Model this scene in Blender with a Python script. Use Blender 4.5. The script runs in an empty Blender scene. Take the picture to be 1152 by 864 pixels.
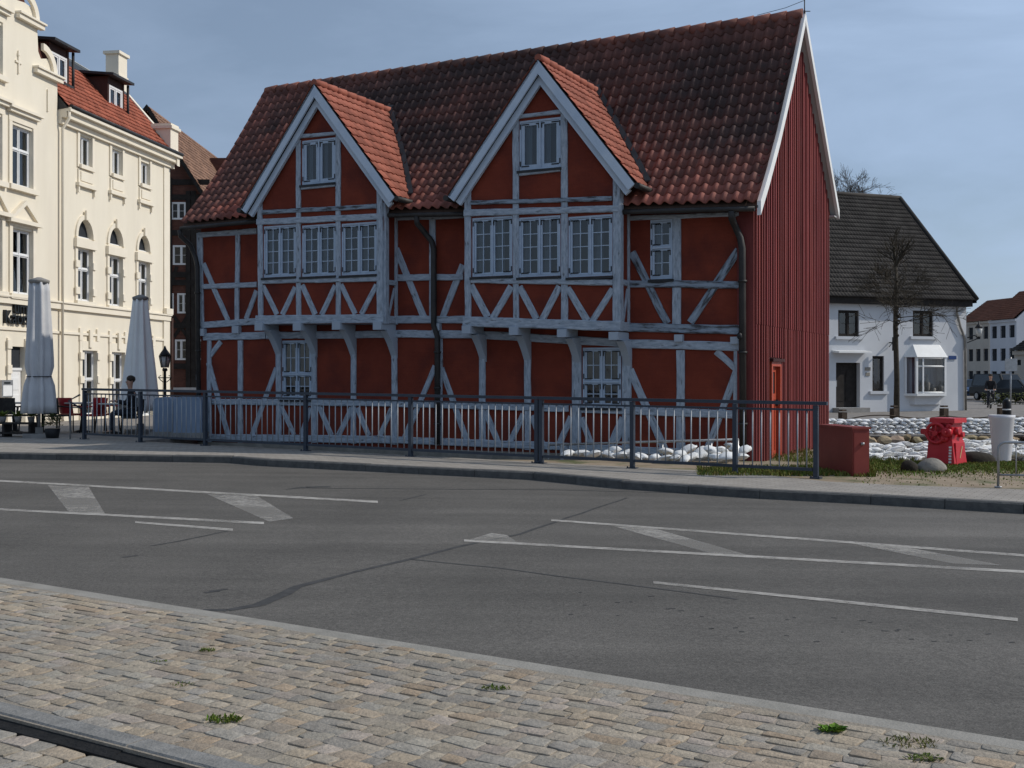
import bpy, bmesh, math, random
from mathutils import Vector, Matrix
from mathutils.geometry import tessellate_polygon
random.seed(7)
R = random.Random(11)
SC = bpy.context.scene
COL = SC.collection
F, CX, CY, EYE = 1300.0, 576.0, 425.0, 1.63      # measured focal length (px), principal column, horizon row, eye height

# ------------------------------------------------------------------ planes
class Plane:
    """Vertical plane: origin, direction (left to right as seen from the street), outward normal."""
    def __init__(s, ox, oy, tx, ty):
        l = math.hypot(tx, ty); s.o = Vector((ox, oy)); s.t = Vector((tx/l, ty/l)); s.n = Vector((s.t.y, -s.t.x))
    def off(s, d):
        o = s.o + s.n*d; return Plane(o.x, o.y, s.t.x, s.t.y)
    def hit(s, px, py):
        r = (px-CX)/F
        k = (r*s.o.y - s.o.x)/(s.t.x - r*s.t.y)
        Y = s.o.y + k*s.t.y
        return k, EYE-(py-CY)/F*Y
    def pt(s, k, z, d=0.0):
        p = s.o + s.t*k + s.n*d
        return Vector((p.x, p.y, z))
    def at(s, px, py, d=0.0):
        k, z = s.off(d).hit(px, py); return s.pt(k, z, d)
    def scale(s, px):
        k, z = s.hit(px, CY); return F/(s.o.y + k*s.t.y)

def g(x): return .07-.009*max(-40, min(40, x))
def ghit(px, py, dz=0.0):
    r = (px-CX)/F
    Y = (EYE-.07-dz)/((py-CY)/F-.009*r)
    return Vector((r*Y, Y, g(r*Y)+dz))
def atY(px, py, Y): return Vector(((px-CX)/F*Y, Y, EYE-(py-CY)/F*Y))

# ------------------------------------------------------------------ mesh builder
class MB:
    def __init__(s): s.v = []; s.f = []; s.uv = []; s.c = []; s.m = []; s.smooth = set()
    def face(s, pts, uv=None, col=None, smooth=False):
        i = len(s.v); s.v += [Vector(p) for p in pts]; s.f.append(tuple(range(i, i+len(pts))))
        s.uv.append(uv); s.c.append(col)
        if smooth: s.smooth.add(len(s.f)-1)
    def idx(s, verts, faces, col=None, smooth=False):
        i = len(s.v); s.v += [Vector(p) for p in verts]
        for f in faces:
            s.f.append(tuple(i+k for k in f)); s.uv.append(None); s.c.append(col)
            if smooth: s.smooth.add(len(s.f)-1)
    def hexa(s, a, b, col=None):
        """a: four corners of one end loop, b: the other end loop."""
        s.idx(list(a)+list(b), [(3,2,1,0),(4,5,6,7),(0,1,5,4),(1,2,6,5),(2,3,7,6),(3,0,4,7)], col)
    def box(s, c, sx, sy, sz, rz=0.0, col=None):
        c = Vector(c); M = Matrix.Rotation(rz, 3, 'Z')
        def q(x, y, z): return c + M @ Vector((x*sx/2, y*sy/2, z*sz/2))
        s.hexa([q(-1,-1,-1),q(1,-1,-1),q(1,1,-1),q(-1,1,-1)], [q(-1,-1,1),q(1,-1,1),q(1,1,1),q(-1,1,1)], col)
    def pbox(s, P, k0, k1, z0, z1, d0, d1, col=None):
        """box on a plane: k range, z range, depth range."""
        s.hexa([P.pt(k0,z0,d1),P.pt(k1,z0,d1),P.pt(k1,z0,d0),P.pt(k0,z0,d0)],
               [P.pt(k0,z1,d1),P.pt(k1,z1,d1),P.pt(k1,z1,d0),P.pt(k0,z1,d0)], col)
    def tube(s, pts, r, n=8, cap=True, col=None):
        pts = [Vector(p) for p in pts]; rs = r if isinstance(r, (list, tuple)) else [r]*len(pts)
        base = len(s.v); prev = None
        for i, p in enumerate(pts):
            d = (pts[min(i+1, len(pts)-1)]-pts[max(i-1, 0)])
            d = d.normalized() if d.length > 1e-9 else Vector((0,0,1))
            if prev is None:
                ref = Vector((0,0,1)) if abs(d.z) < .9 else Vector((1,0,0))
                x = d.cross(ref).normalized()
            else:
                x = (prev - d*prev.dot(d)); x = x.normalized() if x.length > 1e-6 else d.orthogonal().normalized()
            prev = x; y = d.cross(x)
            for k in range(n):
                a = 2*math.pi*k/n
                s.v.append(p + (x*math.cos(a)+y*math.sin(a))*rs[i])
        for i in range(len(pts)-1):
            for k in range(n):
                a, b = base+i*n+k, base+i*n+(k+1)%n
                s.f.append((a, b, b+n, a+n)); s.uv.append(None); s.c.append(col); s.smooth.add(len(s.f)-1)
        if cap:
            s.f.append(tuple(base+k for k in reversed(range(n)))); s.uv.append(None); s.c.append(col)
            e = base+(len(pts)-1)*n
            s.f.append(tuple(e+k for k in range(n))); s.uv.append(None); s.c.append(col)
    def lathe(s, prof, c, n=20, wob=None, col=None):
        """prof: (radius, z) list turned about c; wob(angle, i) scales the radius."""
        base = len(s.v); c = Vector(c)
        for i, (r, z) in enumerate(prof):
            for k in range(n):
                a = 2*math.pi*k/n; rr = r*(wob(a, i) if wob else 1)
                s.v.append(c+Vector((rr*math.cos(a), rr*math.sin(a), z)))
        for i in range(len(prof)-1):
            for k in range(n):
                a, b = base+i*n+k, base+i*n+(k+1)%n
                s.f.append((a, b, b+n, a+n)); s.uv.append(None); s.c.append(col); s.smooth.add(len(s.f)-1)
        for e, rev in ((base, True), (base+(len(prof)-1)*n, False)):
            ids = [e+k for k in range(n)]
            s.f.append(tuple(reversed(ids) if rev else ids)); s.uv.append(None); s.c.append(col)
    def extrude(s, poly, vec, col=None):
        """closed polygon (3D points) swept along vec."""
        poly = [Vector(p) for p in poly]; n = len(poly); vec = Vector(vec); base = len(s.v)
        s.v += poly + [p+vec for p in poly]
        for t in tessellate_polygon([poly]):
            s.f.append(tuple(base+i for i in t)); s.uv.append(None); s.c.append(col)
            s.f.append(tuple(base+n+i for i in reversed(t))); s.uv.append(None); s.c.append(col)
        for i in range(n):
            j = (i+1) % n
            s.f.append((base+i, base+j, base+n+j, base+n+i)); s.uv.append(None); s.c.append(col)
    def blob(s, c, sx, sy, sz, rz=0, n=2, jit=.12, rnd=None, col=None, tilt=0, smooth=True):
        rnd = rnd or R
        bm = bmesh.new(); bmesh.ops.create_icosphere(bm, subdivisions=n, radius=1)
        ph = [rnd.uniform(0, 6) for _ in range(6)]
        M = Matrix.Rotation(rz, 3, 'Z') @ Matrix.Rotation(tilt, 3, 'Y')
        vs = []
        for v in bm.verts:
            p = v.co.copy()
            k = 1+jit*(math.sin(3*p.x+ph[0])+math.sin(4*p.y+ph[1])+math.sin(3.5*p.z+ph[2]))*.5+rnd.uniform(-jit, jit)*.25
            p = Vector((p.x*sx, p.y*sy, p.z*sz))*k
            vs.append(Vector(c)+M@p)
        s.idx(vs, [[v.index for v in f.verts] for f in bm.faces], col, smooth); bm.free()
    def build(s, name, mat, parent=None, fix=True):
        me = bpy.data.meshes.new(name)
        org = rootloc(parent) if parent else Vector((0,0,0))
        if parent is None and s.v:                        # origin at the base of a single-mesh thing
            mn = Vector([min(v[i] for v in s.v) for i in range(3)]); mx = Vector([max(v[i] for v in s.v) for i in range(3)])
            org = Vector(((mn.x+mx.x)/2, (mn.y+mx.y)/2, mn.z))
        me.from_pydata([v-org for v in s.v], [], s.f)
        if any(u is not None for u in s.uv):
            ul = me.uv_layers.new(name='UVMap')
            for p, u in zip(me.polygons, s.uv):
                if u:
                    for li, q in zip(p.loop_indices, u): ul.data[li].uv = q
        if any(c is not None for c in s.c):
            at = me.attributes.new('tint', 'FLOAT_COLOR', 'FACE')
            for i, c in enumerate(s.c): at.data[i].color = (*(c or (.5,.5,.5)), 1)
        for i in s.smooth: me.polygons[i].use_smooth = True
        if fix:
            bm = bmesh.new(); bm.from_mesh(me); bmesh.ops.recalc_face_normals(bm, faces=bm.faces); bm.to_mesh(me); bm.free()
        if mat: me.materials.append(mat)
        o = bpy.data.objects.new(name, me); COL.objects.link(o)
        if parent: o.parent = parent
        else: o.location = org
        return o

LOC = {}
def rootloc(o):
    l = Vector(o.location); p = o.parent
    while p: l += p.location; p = p.parent
    return l
def thing(name, label, cat, loc, group=None):
    o = bpy.data.objects.new(name, None); o.empty_display_size = .2; COL.objects.link(o); o.location = loc
    return tag(o, label, cat, group)
def tag(o, label, cat, group=None):
    o['label'] = label; o['category'] = cat
    if group: o['group'] = group
    return o
def struct(o): o['kind'] = 'structure'; return o
def stuff(o, label, cat): o['kind'] = 'stuff'; return tag(o, label, cat)
def copy_tree(o, parent=None):
    c = o.copy(); COL.objects.link(c)
    if parent: c.parent = parent; c.matrix_parent_inverse = o.matrix_parent_inverse
    for ch in list(o.children): copy_tree(ch, c)
    return c

# ------------------------------------------------------------------ materials
def mat(name, c1, c2=None, scale=4.0, rough=.8, bump=0.0, bscale=None, detail=6, coord='Object', stretch=None,
        spec=.3, metal=0.0, tint=0.0, lo=.35, hi=.65, c3=None, scale3=.6, lo3=.5, hi3=.75):
    m = bpy.data.materials.new(name); m.use_nodes = True; nt = m.node_tree; N = nt.nodes; L = nt.links
    b = N['Principled BSDF']; b.inputs['Roughness'].default_value = rough; b.inputs['Metallic'].default_value = metal
    b.inputs['Specular IOR Level'].default_value = spec
    tc = N.new('ShaderNodeTexCoord'); mp = N.new('ShaderNodeMapping'); L.new(tc.outputs[coord], mp.inputs[0])
    if stretch: mp.inputs['Scale'].default_value = stretch
    col = None
    def ramp(sc, lo, hi, det=detail):
        n = N.new('ShaderNodeTexNoise'); n.inputs['Scale'].default_value = sc; n.inputs['Detail'].default_value = det
        n.inputs['Roughness'].default_value = .6; L.new(mp.outputs[0], n.inputs['Vector'])
        r = N.new('ShaderNodeMapRange'); r.inputs[1].default_value = lo; r.inputs[2].default_value = hi; L.new(n.outputs[0], r.inputs[0])
        return r.outputs[0]
    def mix(fac, a, bb, typ='MIX'):
        x = N.new('ShaderNodeMix'); x.data_type = 'RGBA'; x.blend_type = typ
        if isinstance(fac, float): x.inputs[0].default_value = fac
        else: L.new(fac, x.inputs[0])
        for i, q in ((6, a), (7, bb)):
            if isinstance(q, tuple): x.inputs[i].default_value = (*q, 1)
            else: L.new(q, x.inputs[i])
        return x.outputs[2]
    if c2 is None: c2 = tuple(min(1, x*1.15) for x in c1)
    col = mix(ramp(scale, lo, hi), c1, c2)
    if c3: col = mix(ramp(scale3, lo3, hi3), col, c3)
    if tint:
        a = N.new('ShaderNodeAttribute'); a.attribute_name = 'tint'
        s2 = N.new('ShaderNodeVectorMath'); s2.operation = 'SCALE'; s2.inputs['Scale'].default_value = 2; L.new(a.outputs['Color'], s2.inputs[0])
        col = mix(float(tint), col, s2.outputs[0], 'MULTIPLY')
    L.new(col, b.inputs['Base Color'])
    if bump:
        n = N.new('ShaderNodeTexNoise'); n.inputs['Scale'].default_value = bscale or scale*4; n.inputs['Detail'].default_value = 5
        L.new(mp.outputs[0], n.inputs['Vector'])
        bp = N.new('ShaderNodeBump'); bp.inputs['Strength'].default_value = bump; bp.inputs['Distance'].default_value = .02
        L.new(n.outputs[0], bp.inputs['Height']); L.new(bp.outputs[0], b.inputs['Normal'])
    m['_b'] = 1
    return m

M = {}
M['plaster'] = mat('red_plaster', (.160,.028,.0145), (.215,.041,.021), 1.3, .9, .25, 30, c3=(.105,.022,.016), scale3=1.1, lo3=.48, hi3=.72)
M['timber'] = mat('weathered_blue_grey_timber', (.29,.34,.40), (.50,.55,.61), 3.0, .85, .6, 25, coord='UV', stretch=(1.7,6,1), c3=(.12,.125,.13), scale3=2.2, lo3=.57, hi3=.69)
M['timber_worn'] = mat('worn_grey_timber', (.24,.29,.35), (.40,.46,.53), 4.0, .9, .6, 25, coord='UV', stretch=(1.5,7,1), c3=(.07,.07,.075), scale3=2.0, lo3=.46, hi3=.6)
M['barge'] = mat('pale_grey_board', (.48,.56,.66), (.57,.64,.72), 2.0, .75, .2, 30)
M['white_board'] = mat('white_painted_board', (.72,.72,.70), (.80,.80,.78), 2.0, .6)
M['soffit'] = mat('grey_soffit_board', (.40,.40,.40), (.50,.49,.48), 2.0, .8)
M['winframe'] = mat('blue_grey_window_paint', (.40,.48,.58), (.47,.55,.65), 6.0, .6, .1, 40)
M['iron'] = mat('black_iron', (.012,.013,.015), (.025,.025,.027), 8, .55)
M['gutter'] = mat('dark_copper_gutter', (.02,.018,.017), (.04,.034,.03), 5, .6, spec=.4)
M['tile_old'] = mat('old_clay_pantiles', (.21,.085,.066), (.29,.115,.085), .9, .7, .3, 40, tint=.9, c3=(.095,.055,.048), scale3=.5, lo3=.38, hi3=.58)
M['tile_dorm'] = mat('orange_clay_tiles', (.27,.085,.056), (.34,.115,.076), 1.5, .85, .2, 40, tint=.8)
M['tile_cream'] = mat('bright_orange_roof_tiles', (.27,.075,.042), (.34,.10,.058), 1.5, .85, .2, 40, tint=.7)
M['tile_dark'] = mat('dark_mossy_pantiles', (.036,.031,.027), (.064,.056,.049), 1.0, .85, .3, 40, tint=.8, c3=(.055,.048,.032), scale3=.7, lo3=.6, hi3=.8)
M['tile_brown'] = mat('brown_pantiles', (.20,.115,.080), (.26,.15,.10), 1.0, .85, .2, 40, tint=.7)
M['tile_far'] = mat('far_red_tiles', (.17,.07,.045), (.22,.09,.055), .6, .85, .1, 20, tint=.4)
M['lead'] = mat('sill_shade_dark', (.02,.021,.023), (.04,.04,.042), 3, .6)
M['boards'] = mat('oxide_red_boards', (.175,.038,.034), (.24,.054,.048), 1.0, .8, .3, 14, stretch=(3,3,.35), tint=.8, c3=(.10,.02,.02), scale3=1.4, lo3=.55, hi3=.75)
M['door_red'] = mat('orange_red_door_paint', (.36,.055,.025), (.42,.07,.03), 2, .5)
M['cream'] = mat('cream_render', (.765,.695,.56), (.805,.735,.60), .9, .9, .08, 60, stretch=(1.6,1.6,.4), c3=(.72,.65,.53), scale3=.5, lo3=.5, hi3=.8)
M['cream_trim'] = mat('pale_cream_trim', (.785,.71,.575), (.825,.75,.615), 2, .85)
M['white_win'] = mat('white_window_paint', (.74,.74,.73), (.80,.80,.79), 4, .5)
M['white_wall'] = mat('white_lime_render', (.54,.55,.565), (.62,.63,.64), .5, .9, .1, 40, c3=(.50,.52,.55), scale3=.3, lo3=.5, hi3=.8)
M['brick_dark'] = mat('dark_old_brick', (.075,.032,.024), (.12,.052,.036), 3, .9, .4, 20, stretch=(1,1,3))
M['timber_black'] = mat('black_tarred_timber', (.016,.013,.011), (.03,.025,.022), 5, .85)
M['dormer_brown'] = mat('dark_brown_cladding', (.045,.02,.016), (.06,.028,.02), 3, .7)
M['rail'] = mat('dark_blue_grey_rail_paint', (.024,.034,.052), (.036,.048,.068), 6, .45, spec=.5)
M['baluster'] = mat('grey_blue_baluster_paint', (.30,.325,.35), (.37,.395,.42), 6, .4, spec=.5)
M['concrete'] = mat('concrete', (.22,.21,.195), (.30,.285,.265), 3, .9, .3, 40)
M['granite'] = mat('granite_kerb', (.17,.165,.155), (.25,.24,.225), 14, .85, .4, 60, tint=.5)
M['kerb_dark'] = mat('kerb_stone', (.085,.082,.078), (.13,.125,.115), 9, .9, .4, 40, tint=.6)
M['paving'] = None
M['cobble'] = mat('granite_setts', (.275,.25,.215), (.385,.35,.30), 26, .92, .5, 60, tint=1.0)
M['joint'] = mat('sandy_joint_soil', (.225,.195,.155), (.30,.26,.21), 30, .95, .5, 60)
M['street_setts'] = mat('street_setts', (.17,.155,.14), (.26,.235,.21), 3.5, .9, .6, 9)
M['grass'] = mat('grass_blades', (.11,.125,.04), (.16,.17,.06), 3, .8, tint=.9)
M['dirt'] = mat('sandy_dirt', (.25,.19,.13), (.33,.26,.185), 2.2, .95, .5, 30, c3=(.10,.11,.045), scale3=1.3, lo3=.48, hi3=.66)
M['sandbag'] = mat('white_woven_sandbag', (.72,.72,.71), (.82,.82,.80), 5, .85, .5, 40, tint=.7)
M['boulder'] = mat('field_boulder', (.21,.17,.115), (.36,.29,.195), 3, .9, .5, 18, tint=.9)
M['rock_grey'] = mat('grey_boulder', (.20,.185,.16), (.30,.275,.235), 4, .9, .5, 22)
M['red_box'] = mat('dull_red_cabinet_paint', (.20,.034,.026), (.24,.045,.034), 2, .55)
M['red_machine'] = mat('bright_red_machine_paint', (.50,.018,.03), (.58,.03,.04), 4, .42, spec=.45)
M['white_paint'] = mat('white_lettering_paint', (.75,.75,.72), None, 4, .6)
M['planter'] = mat('white_planter_plastic', (.60,.60,.62), (.66,.66,.67), 2, .5)
M['galv'] = mat('galvanised_tube', (.30,.30,.30), (.40,.40,.40), 8, .4, metal=.6, spec=.5)
M['wood_post'] = mat('dark_wood_post', (.05,.035,.025), (.09,.065,.045), 6, .9, .4, 20)
M['bark'] = mat('dark_bark', (.035,.028,.02), (.07,.058,.042), 8, .95, .6, 20)
M['twig'] = mat('grey_brown_twigs', (.055,.045,.038), (.085,.07,.058), 5, .95)
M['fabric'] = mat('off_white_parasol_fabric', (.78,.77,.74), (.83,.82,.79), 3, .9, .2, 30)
M['fabric_shaded'] = mat('shade_grey_parasol_fabric', (.50,.50,.51), (.58,.58,.58), 3, .9, .2, 30)  # grey puts the shade on the left parasol into its fabric colour
M['cover'] = mat('pale_blue_grey_cover', (.20,.26,.35), (.25,.31,.40), 2, .7)
M['red_chair'] = mat('red_chair_plastic', (.34,.02,.025), (.40,.03,.035), 3, .5)
M['chair_dark'] = mat('dark_rattan', (.02,.018,.017), (.04,.035,.03), 12, .8, .4, 60)
M['table_top'] = mat('pale_table_top', (.38,.36,.33), (.46,.44,.40), 4, .6)
M['sign_dark'] = mat('dark_sign_letters', (.012,.014,.015), None, 3, .4)
M['blue_sign'] = mat('blue_street_plate', (.02,.05,.16), None, 3, .4)
M['lamp_glass'] = mat('frosted_lamp_glass', (.42,.42,.40), (.50,.50,.48), 3, .3)
M['skin'] = mat('skin', (.42,.24,.17), (.46,.27,.19), 5, .6)
M['hair'] = mat('dark_hair', (.02,.014,.01), (.04,.028,.02), 20, .7)
M['jacket'] = mat('black_jacket_cloth', (.010,.011,.014), (.02,.021,.025), 6, .9)
M['trousers'] = mat('dark_trouser_cloth', (.018,.02,.028), (.03,.033,.042), 6, .9)
M['shoe'] = mat('dark_shoe_leather', (.02,.016,.013), None, 4, .5)
M['car_blue'] = mat('blue_car_paint', (.035,.075,.16), (.04,.085,.18), 2, .3, spec=.6)
M['car_black'] = mat('black_car_paint', (.008,.008,.009), (.010,.011,.012), 2, .4, spec=.3)
M['chrome'] = mat('bright_chrome', (.6,.6,.6), None, 2, .2, metal=.9)
M['light_lens'] = mat('headlamp_lens', (.75,.76,.78), None, 2, .15, spec=.8)
M['tyre'] = mat('black_tyre_rubber', (.012,.012,.012), None, 3, .9)
M['water'] = mat('dark_canal_water', (.012,.016,.014), (.018,.022,.018), .5, .08, .3, 5, spec=.5)
M['far_grey'] = mat('far_cream_render', (.44,.40,.35), (.50,.46,.40), .4, .9)
M['far_white'] = mat('far_white_render', (.50,.52,.56), (.56,.58,.62), .4, .9)
M['curtain'] = mat('pale_curtain', (.10,.125,.155), (.17,.20,.24), 2, .9, stretch=(14,14,.4))
M['room'] = mat('dark_room', (.02,.024,.03), (.03,.034,.04), 2, .9)
M['black_gloss'] = mat('black_painted_metal', (.008,.008,.009), None, 3, .4)

def brick_relief(m, rot, sx=.26, sy=.08):
    nt = m.node_tree; N = nt.nodes; L = nt.links; b = N['Principled BSDF']
    tc = N.new('ShaderNodeTexCoord'); mp = N.new('ShaderNodeMapping'); mp.inputs['Rotation'].default_value = (0,0,rot); L.new(tc.outputs['Object'], mp.inputs[0])
    sp = N.new('ShaderNodeSeparateXYZ'); cb = N.new('ShaderNodeCombineXYZ'); L.new(mp.outputs[0], sp.inputs[0]); L.new(sp.outputs[0], cb.inputs[0]); L.new(sp.outputs[2], cb.inputs[1])
    br = N.new('ShaderNodeTexBrick'); br.inputs['Scale'].default_value = 1; br.inputs['Brick Width'].default_value = sx; br.inputs['Row Height'].default_value = sy; br.inputs['Mortar Size'].default_value = .008; br.inputs['Mortar Smooth'].default_value = .6
    br.inputs['Color1'].default_value = (.97,.97,.97,1); br.inputs['Color2'].default_value = (1.03,1.03,1.03,1); br.inputs['Mortar'].default_value = (.95,.95,.95,1); L.new(cb.outputs[0], br.inputs['Vector'])
    src = b.inputs['Base Color'].links[0].from_socket; x = N.new('ShaderNodeMix'); x.data_type = 'RGBA'; x.blend_type = 'MULTIPLY'; x.inputs[0].default_value = 1
    L.new(src, x.inputs[6]); L.new(br.outputs[0], x.inputs[7]); L.new(x.outputs[2], b.inputs['Base Color'])
    bp = N.new('ShaderNodeBump'); bp.inputs['Strength'].default_value = .25; bp.inputs['Distance'].default_value = .006; bp.invert = True; L.new(br.outputs['Fac'], bp.inputs['Height'])
    old = b.inputs['Normal'].links
    if old: L.new(old[0].from_socket, bp.inputs['Normal'])
    L.new(bp.outputs[0], b.inputs['Normal'])
brick_relief(M['plaster'], math.radians(26.8)); brick_relief(M['brick_dark'], 0)
def glass_mat(name, col, tr):
    m = bpy.data.materials.new(name); m.use_nodes = True; nt = m.node_tree; N = nt.nodes; L = nt.links
    N.remove(N['Principled BSDF']); out = N['Material Output']
    t = N.new('ShaderNodeBsdfTransparent'); t.inputs[0].default_value = (*col, 1)
    gl = N.new('ShaderNodeBsdfGlossy'); gl.inputs['Roughness'].default_value = .03
    no = N.new('ShaderNodeTexNoise'); no.inputs['Scale'].default_value = 1.7
    bp = N.new('ShaderNodeBump'); bp.inputs['Strength'].default_value = .12; bp.inputs['Distance'].default_value = .05
    L.new(no.outputs[0], bp.inputs['Height']); L.new(bp.outputs[0], gl.inputs['Normal'])
    fr = N.new('ShaderNodeFresnel'); fr.inputs[0].default_value = 1.5
    ad = N.new('ShaderNodeMath'); ad.inputs[1].default_value = tr; ad.use_clamp = True; L.new(fr.outputs[0], ad.inputs[0])
    mx = N.new('ShaderNodeMixShader'); L.new(ad.outputs[0], mx.inputs[0]); L.new(t.outputs[0], mx.inputs[1]); L.new(gl.outputs[0], mx.inputs[2])
    L.new(mx.outputs[0], out.inputs[0]); return m
M['glass'] = glass_mat('window_glass', (.80,.88,.92), .06)

def asphalt():
    m = bpy.data.materials.new('worn_asphalt'); m.use_nodes = True; nt = m.node_tree; N = nt.nodes; L = nt.links
    b = N['Principled BSDF']; b.inputs['Roughness'].default_value = .88; b.inputs['Specular IOR Level'].default_value = .25
    tc = N.new('ShaderNodeTexCoord')
    def noise(sc, det, vec=None, ro=.6):
        n = N.new('ShaderNodeTexNoise'); n.inputs['Scale'].default_value = sc; n.inputs['Detail'].default_value = det; n.inputs['Roughness'].default_value = ro
        L.new(vec or tc.outputs['Object'], n.inputs['Vector']); return n.outputs[0]
    def rng(x, a, bb, c, d):
        r = N.new('ShaderNodeMapRange'); 
        for i, q in enumerate((a, bb, c, d)): r.inputs[i+1].default_value = q
        L.new(x, r.inputs[0]); return r.outputs[0]
    def mul(a, bb):
        x = N.new('ShaderNodeMath'); x.operation = 'MULTIPLY'; L.new(a, x.inputs[0]); L.new(bb, x.inputs[1]); return x.outputs[0]
    mp = N.new('ShaderNodeMapping'); mp.inputs['Rotation'].default_value = (0,0,math.radians(27)); mp.inputs['Scale'].default_value = (.045,.75,1); L.new(tc.outputs['Object'], mp.inputs[0])
    lanes = rng(noise(1.0, 3, mp.outputs[0]), .3, .7, .78, 1.28)      # wheel tracks worn along the lanes
    patch = rng(noise(.5, 6, None, .7), .3, .7, .80, 1.2)
    grain = rng(noise(95, 2), .3, .7, .62, 1.38)
    speck = rng(noise(45, 3), .68, .74, 1.0, 1.5)
    mid = rng(noise(28, 3), .3, .7, .82, 1.18); v = mul(mul(mul(lanes, patch), mid), mul(grain, speck))
    c = N.new('ShaderNodeMix'); c.data_type = 'RGBA'; c.blend_type = 'MULTIPLY'; c.inputs[0].default_value = 1
    c.inputs[6].default_value = (.113,.104,.092,1)
    cb = N.new('ShaderNodeCombineColor')
    for i in range(3): L.new(v, cb.inputs[i])
    L.new(cb.outputs[0], c.inputs[7]); L.new(c.outputs[2], b.inputs['Base Color'])
    bp = N.new('ShaderNodeBump'); bp.inputs['Strength'].default_value = .4; bp.inputs['Distance'].default_value = .006
    L.new(noise(110, 3), bp.inputs['Height']); L.new(bp.outputs[0], b.inputs['Normal'])
    return m
M['asphalt'] = asphalt()
M['tar'] = mat('black_tar_seam', (.042,.041,.040), (.068,.066,.064), 9, .85)
M['road_paint'] = None
def road_paint(name, wear):
    m = bpy.data.materials.new(name); m.use_nodes = True; nt = m.node_tree; N = nt.nodes; L = nt.links
    b = N['Principled BSDF']; b.inputs['Roughness'].default_value = .8; b.inputs['Base Color'].default_value = (.46,.43,.385,1)
    tc = N.new('ShaderNodeTexCoord'); out = N['Material Output']
    n = N.new('ShaderNodeTexNoise'); n.inputs['Scale'].default_value = 9; n.inputs['Detail'].default_value = 8; n.inputs['Roughness'].default_value = .75; L.new(tc.outputs['Object'], n.inputs['Vector'])
    n2 = N.new('ShaderNodeTexNoise'); n2.inputs['Scale'].default_value = .9; n2.inputs['Detail'].default_value = 3; L.new(tc.outputs['Object'], n2.inputs['Vector'])
    a = N.new('ShaderNodeMath'); a.operation = 'ADD'; L.new(n.outputs[0], a.inputs[0]); L.new(n2.outputs[0], a.inputs[1])
    r = N.new('ShaderNodeMapRange'); r.inputs[1].default_value = .85+wear; r.inputs[2].default_value = 1.25+wear; r.inputs[3].default_value = .92; r.inputs[4].default_value = .25
    L.new(a.outputs[0], r.inputs[0]); L.new(r.outputs[0], b.inputs['Alpha'])
    return m
M['paint_line'] = road_paint('worn_road_line_paint', .02)
M['paint_hatch'] = road_paint('faded_hatch_paint', -.20)
def paving():
    m = mat('small_concrete_pavers', (.27,.245,.215), (.34,.31,.275), 2.5, .9, 0)
    nt = m.node_tree; N = nt.nodes; L = nt.links; b = N['Principled BSDF']
    tc = N.new('ShaderNodeTexCoord'); mp = N.new('ShaderNodeMapping'); mp.inputs['Rotation'].default_value = (0,0,math.radians(30)); L.new(tc.outputs['Object'], mp.inputs[0])
    br = N.new('ShaderNodeTexBrick'); br.inputs['Scale'].default_value = 1; br.inputs['Brick Width'].default_value = .2; br.inputs['Row Height'].default_value = .1; br.inputs['Mortar Size'].default_value = .006
    br.inputs['Color1'].default_value = (.92,.92,.92,1); br.inputs['Color2'].default_value = (1.08,1.07,1.05,1); br.inputs['Mortar'].default_value = (.6,.58,.55,1)
    L.new(mp.outputs[0], br.inputs['Vector'])
    src = b.inputs['Base Color'].links[0].from_socket
    x = N.new('ShaderNodeMix'); x.data_type = 'RGBA'; x.blend_type = 'MULTIPLY'; x.inputs[0].default_value = 1
    L.new(src, x.inputs[6]); L.new(br.outputs[0], x.inputs[7]); L.new(x.outputs[2], b.inputs['Base Color'])
    return m
M['paving'] = paving()

# ------------------------------------------------------------------ shared building helpers
def wall(P, outline, holes, thick, matl, parent, name='wall', reveal=None):
    """a wall slab on plane P with real openings; outline and holes in (k, z)."""
    mb = MB(); loops = [outline]+holes
    pts = [p for l in loops for p in l]
    tris = tessellate_polygon([[Vector((k, z, 0)) for k, z in l] for l in loops])
    i0 = len(mb.v); mb.v += [P.pt(k, z, 0) for k, z in pts]
    for t in tris: mb.f.append(tuple(i0+i for i in t)); mb.uv.append(None); mb.c.append(None)
    for li, l in enumerate(loops):
        n = len(l)
        dd = -thick
        for i in range(n):
            a, b = l[i], l[(i+1) % n]
            q = [P.pt(*a, 0), P.pt(*b, 0), P.pt(*b, dd), P.pt(*a, dd)]
            mb.face(q if li else q[::-1])
    bm_o = mb.build(name, matl, parent, fix=False)
    # orient the front face outward
    me = bm_o.data; n3 = Vector((P.n.x, P.n.y, 0))
    bm = bmesh.new(); bm.from_mesh(me); bm.faces.ensure_lookup_table()
    flip = [f for i, f in enumerate(bm.faces) if i < len(tris) and f.normal.dot(n3) < 0]
    bmesh.ops.reverse_faces(bm, faces=flip); bm.to_mesh(me); bm.free()
    return bm_o

def rect(k0, k1, z0, z1): return [(k0,z0),(k1,z0),(k1,z1),(k0,z1)]

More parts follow.
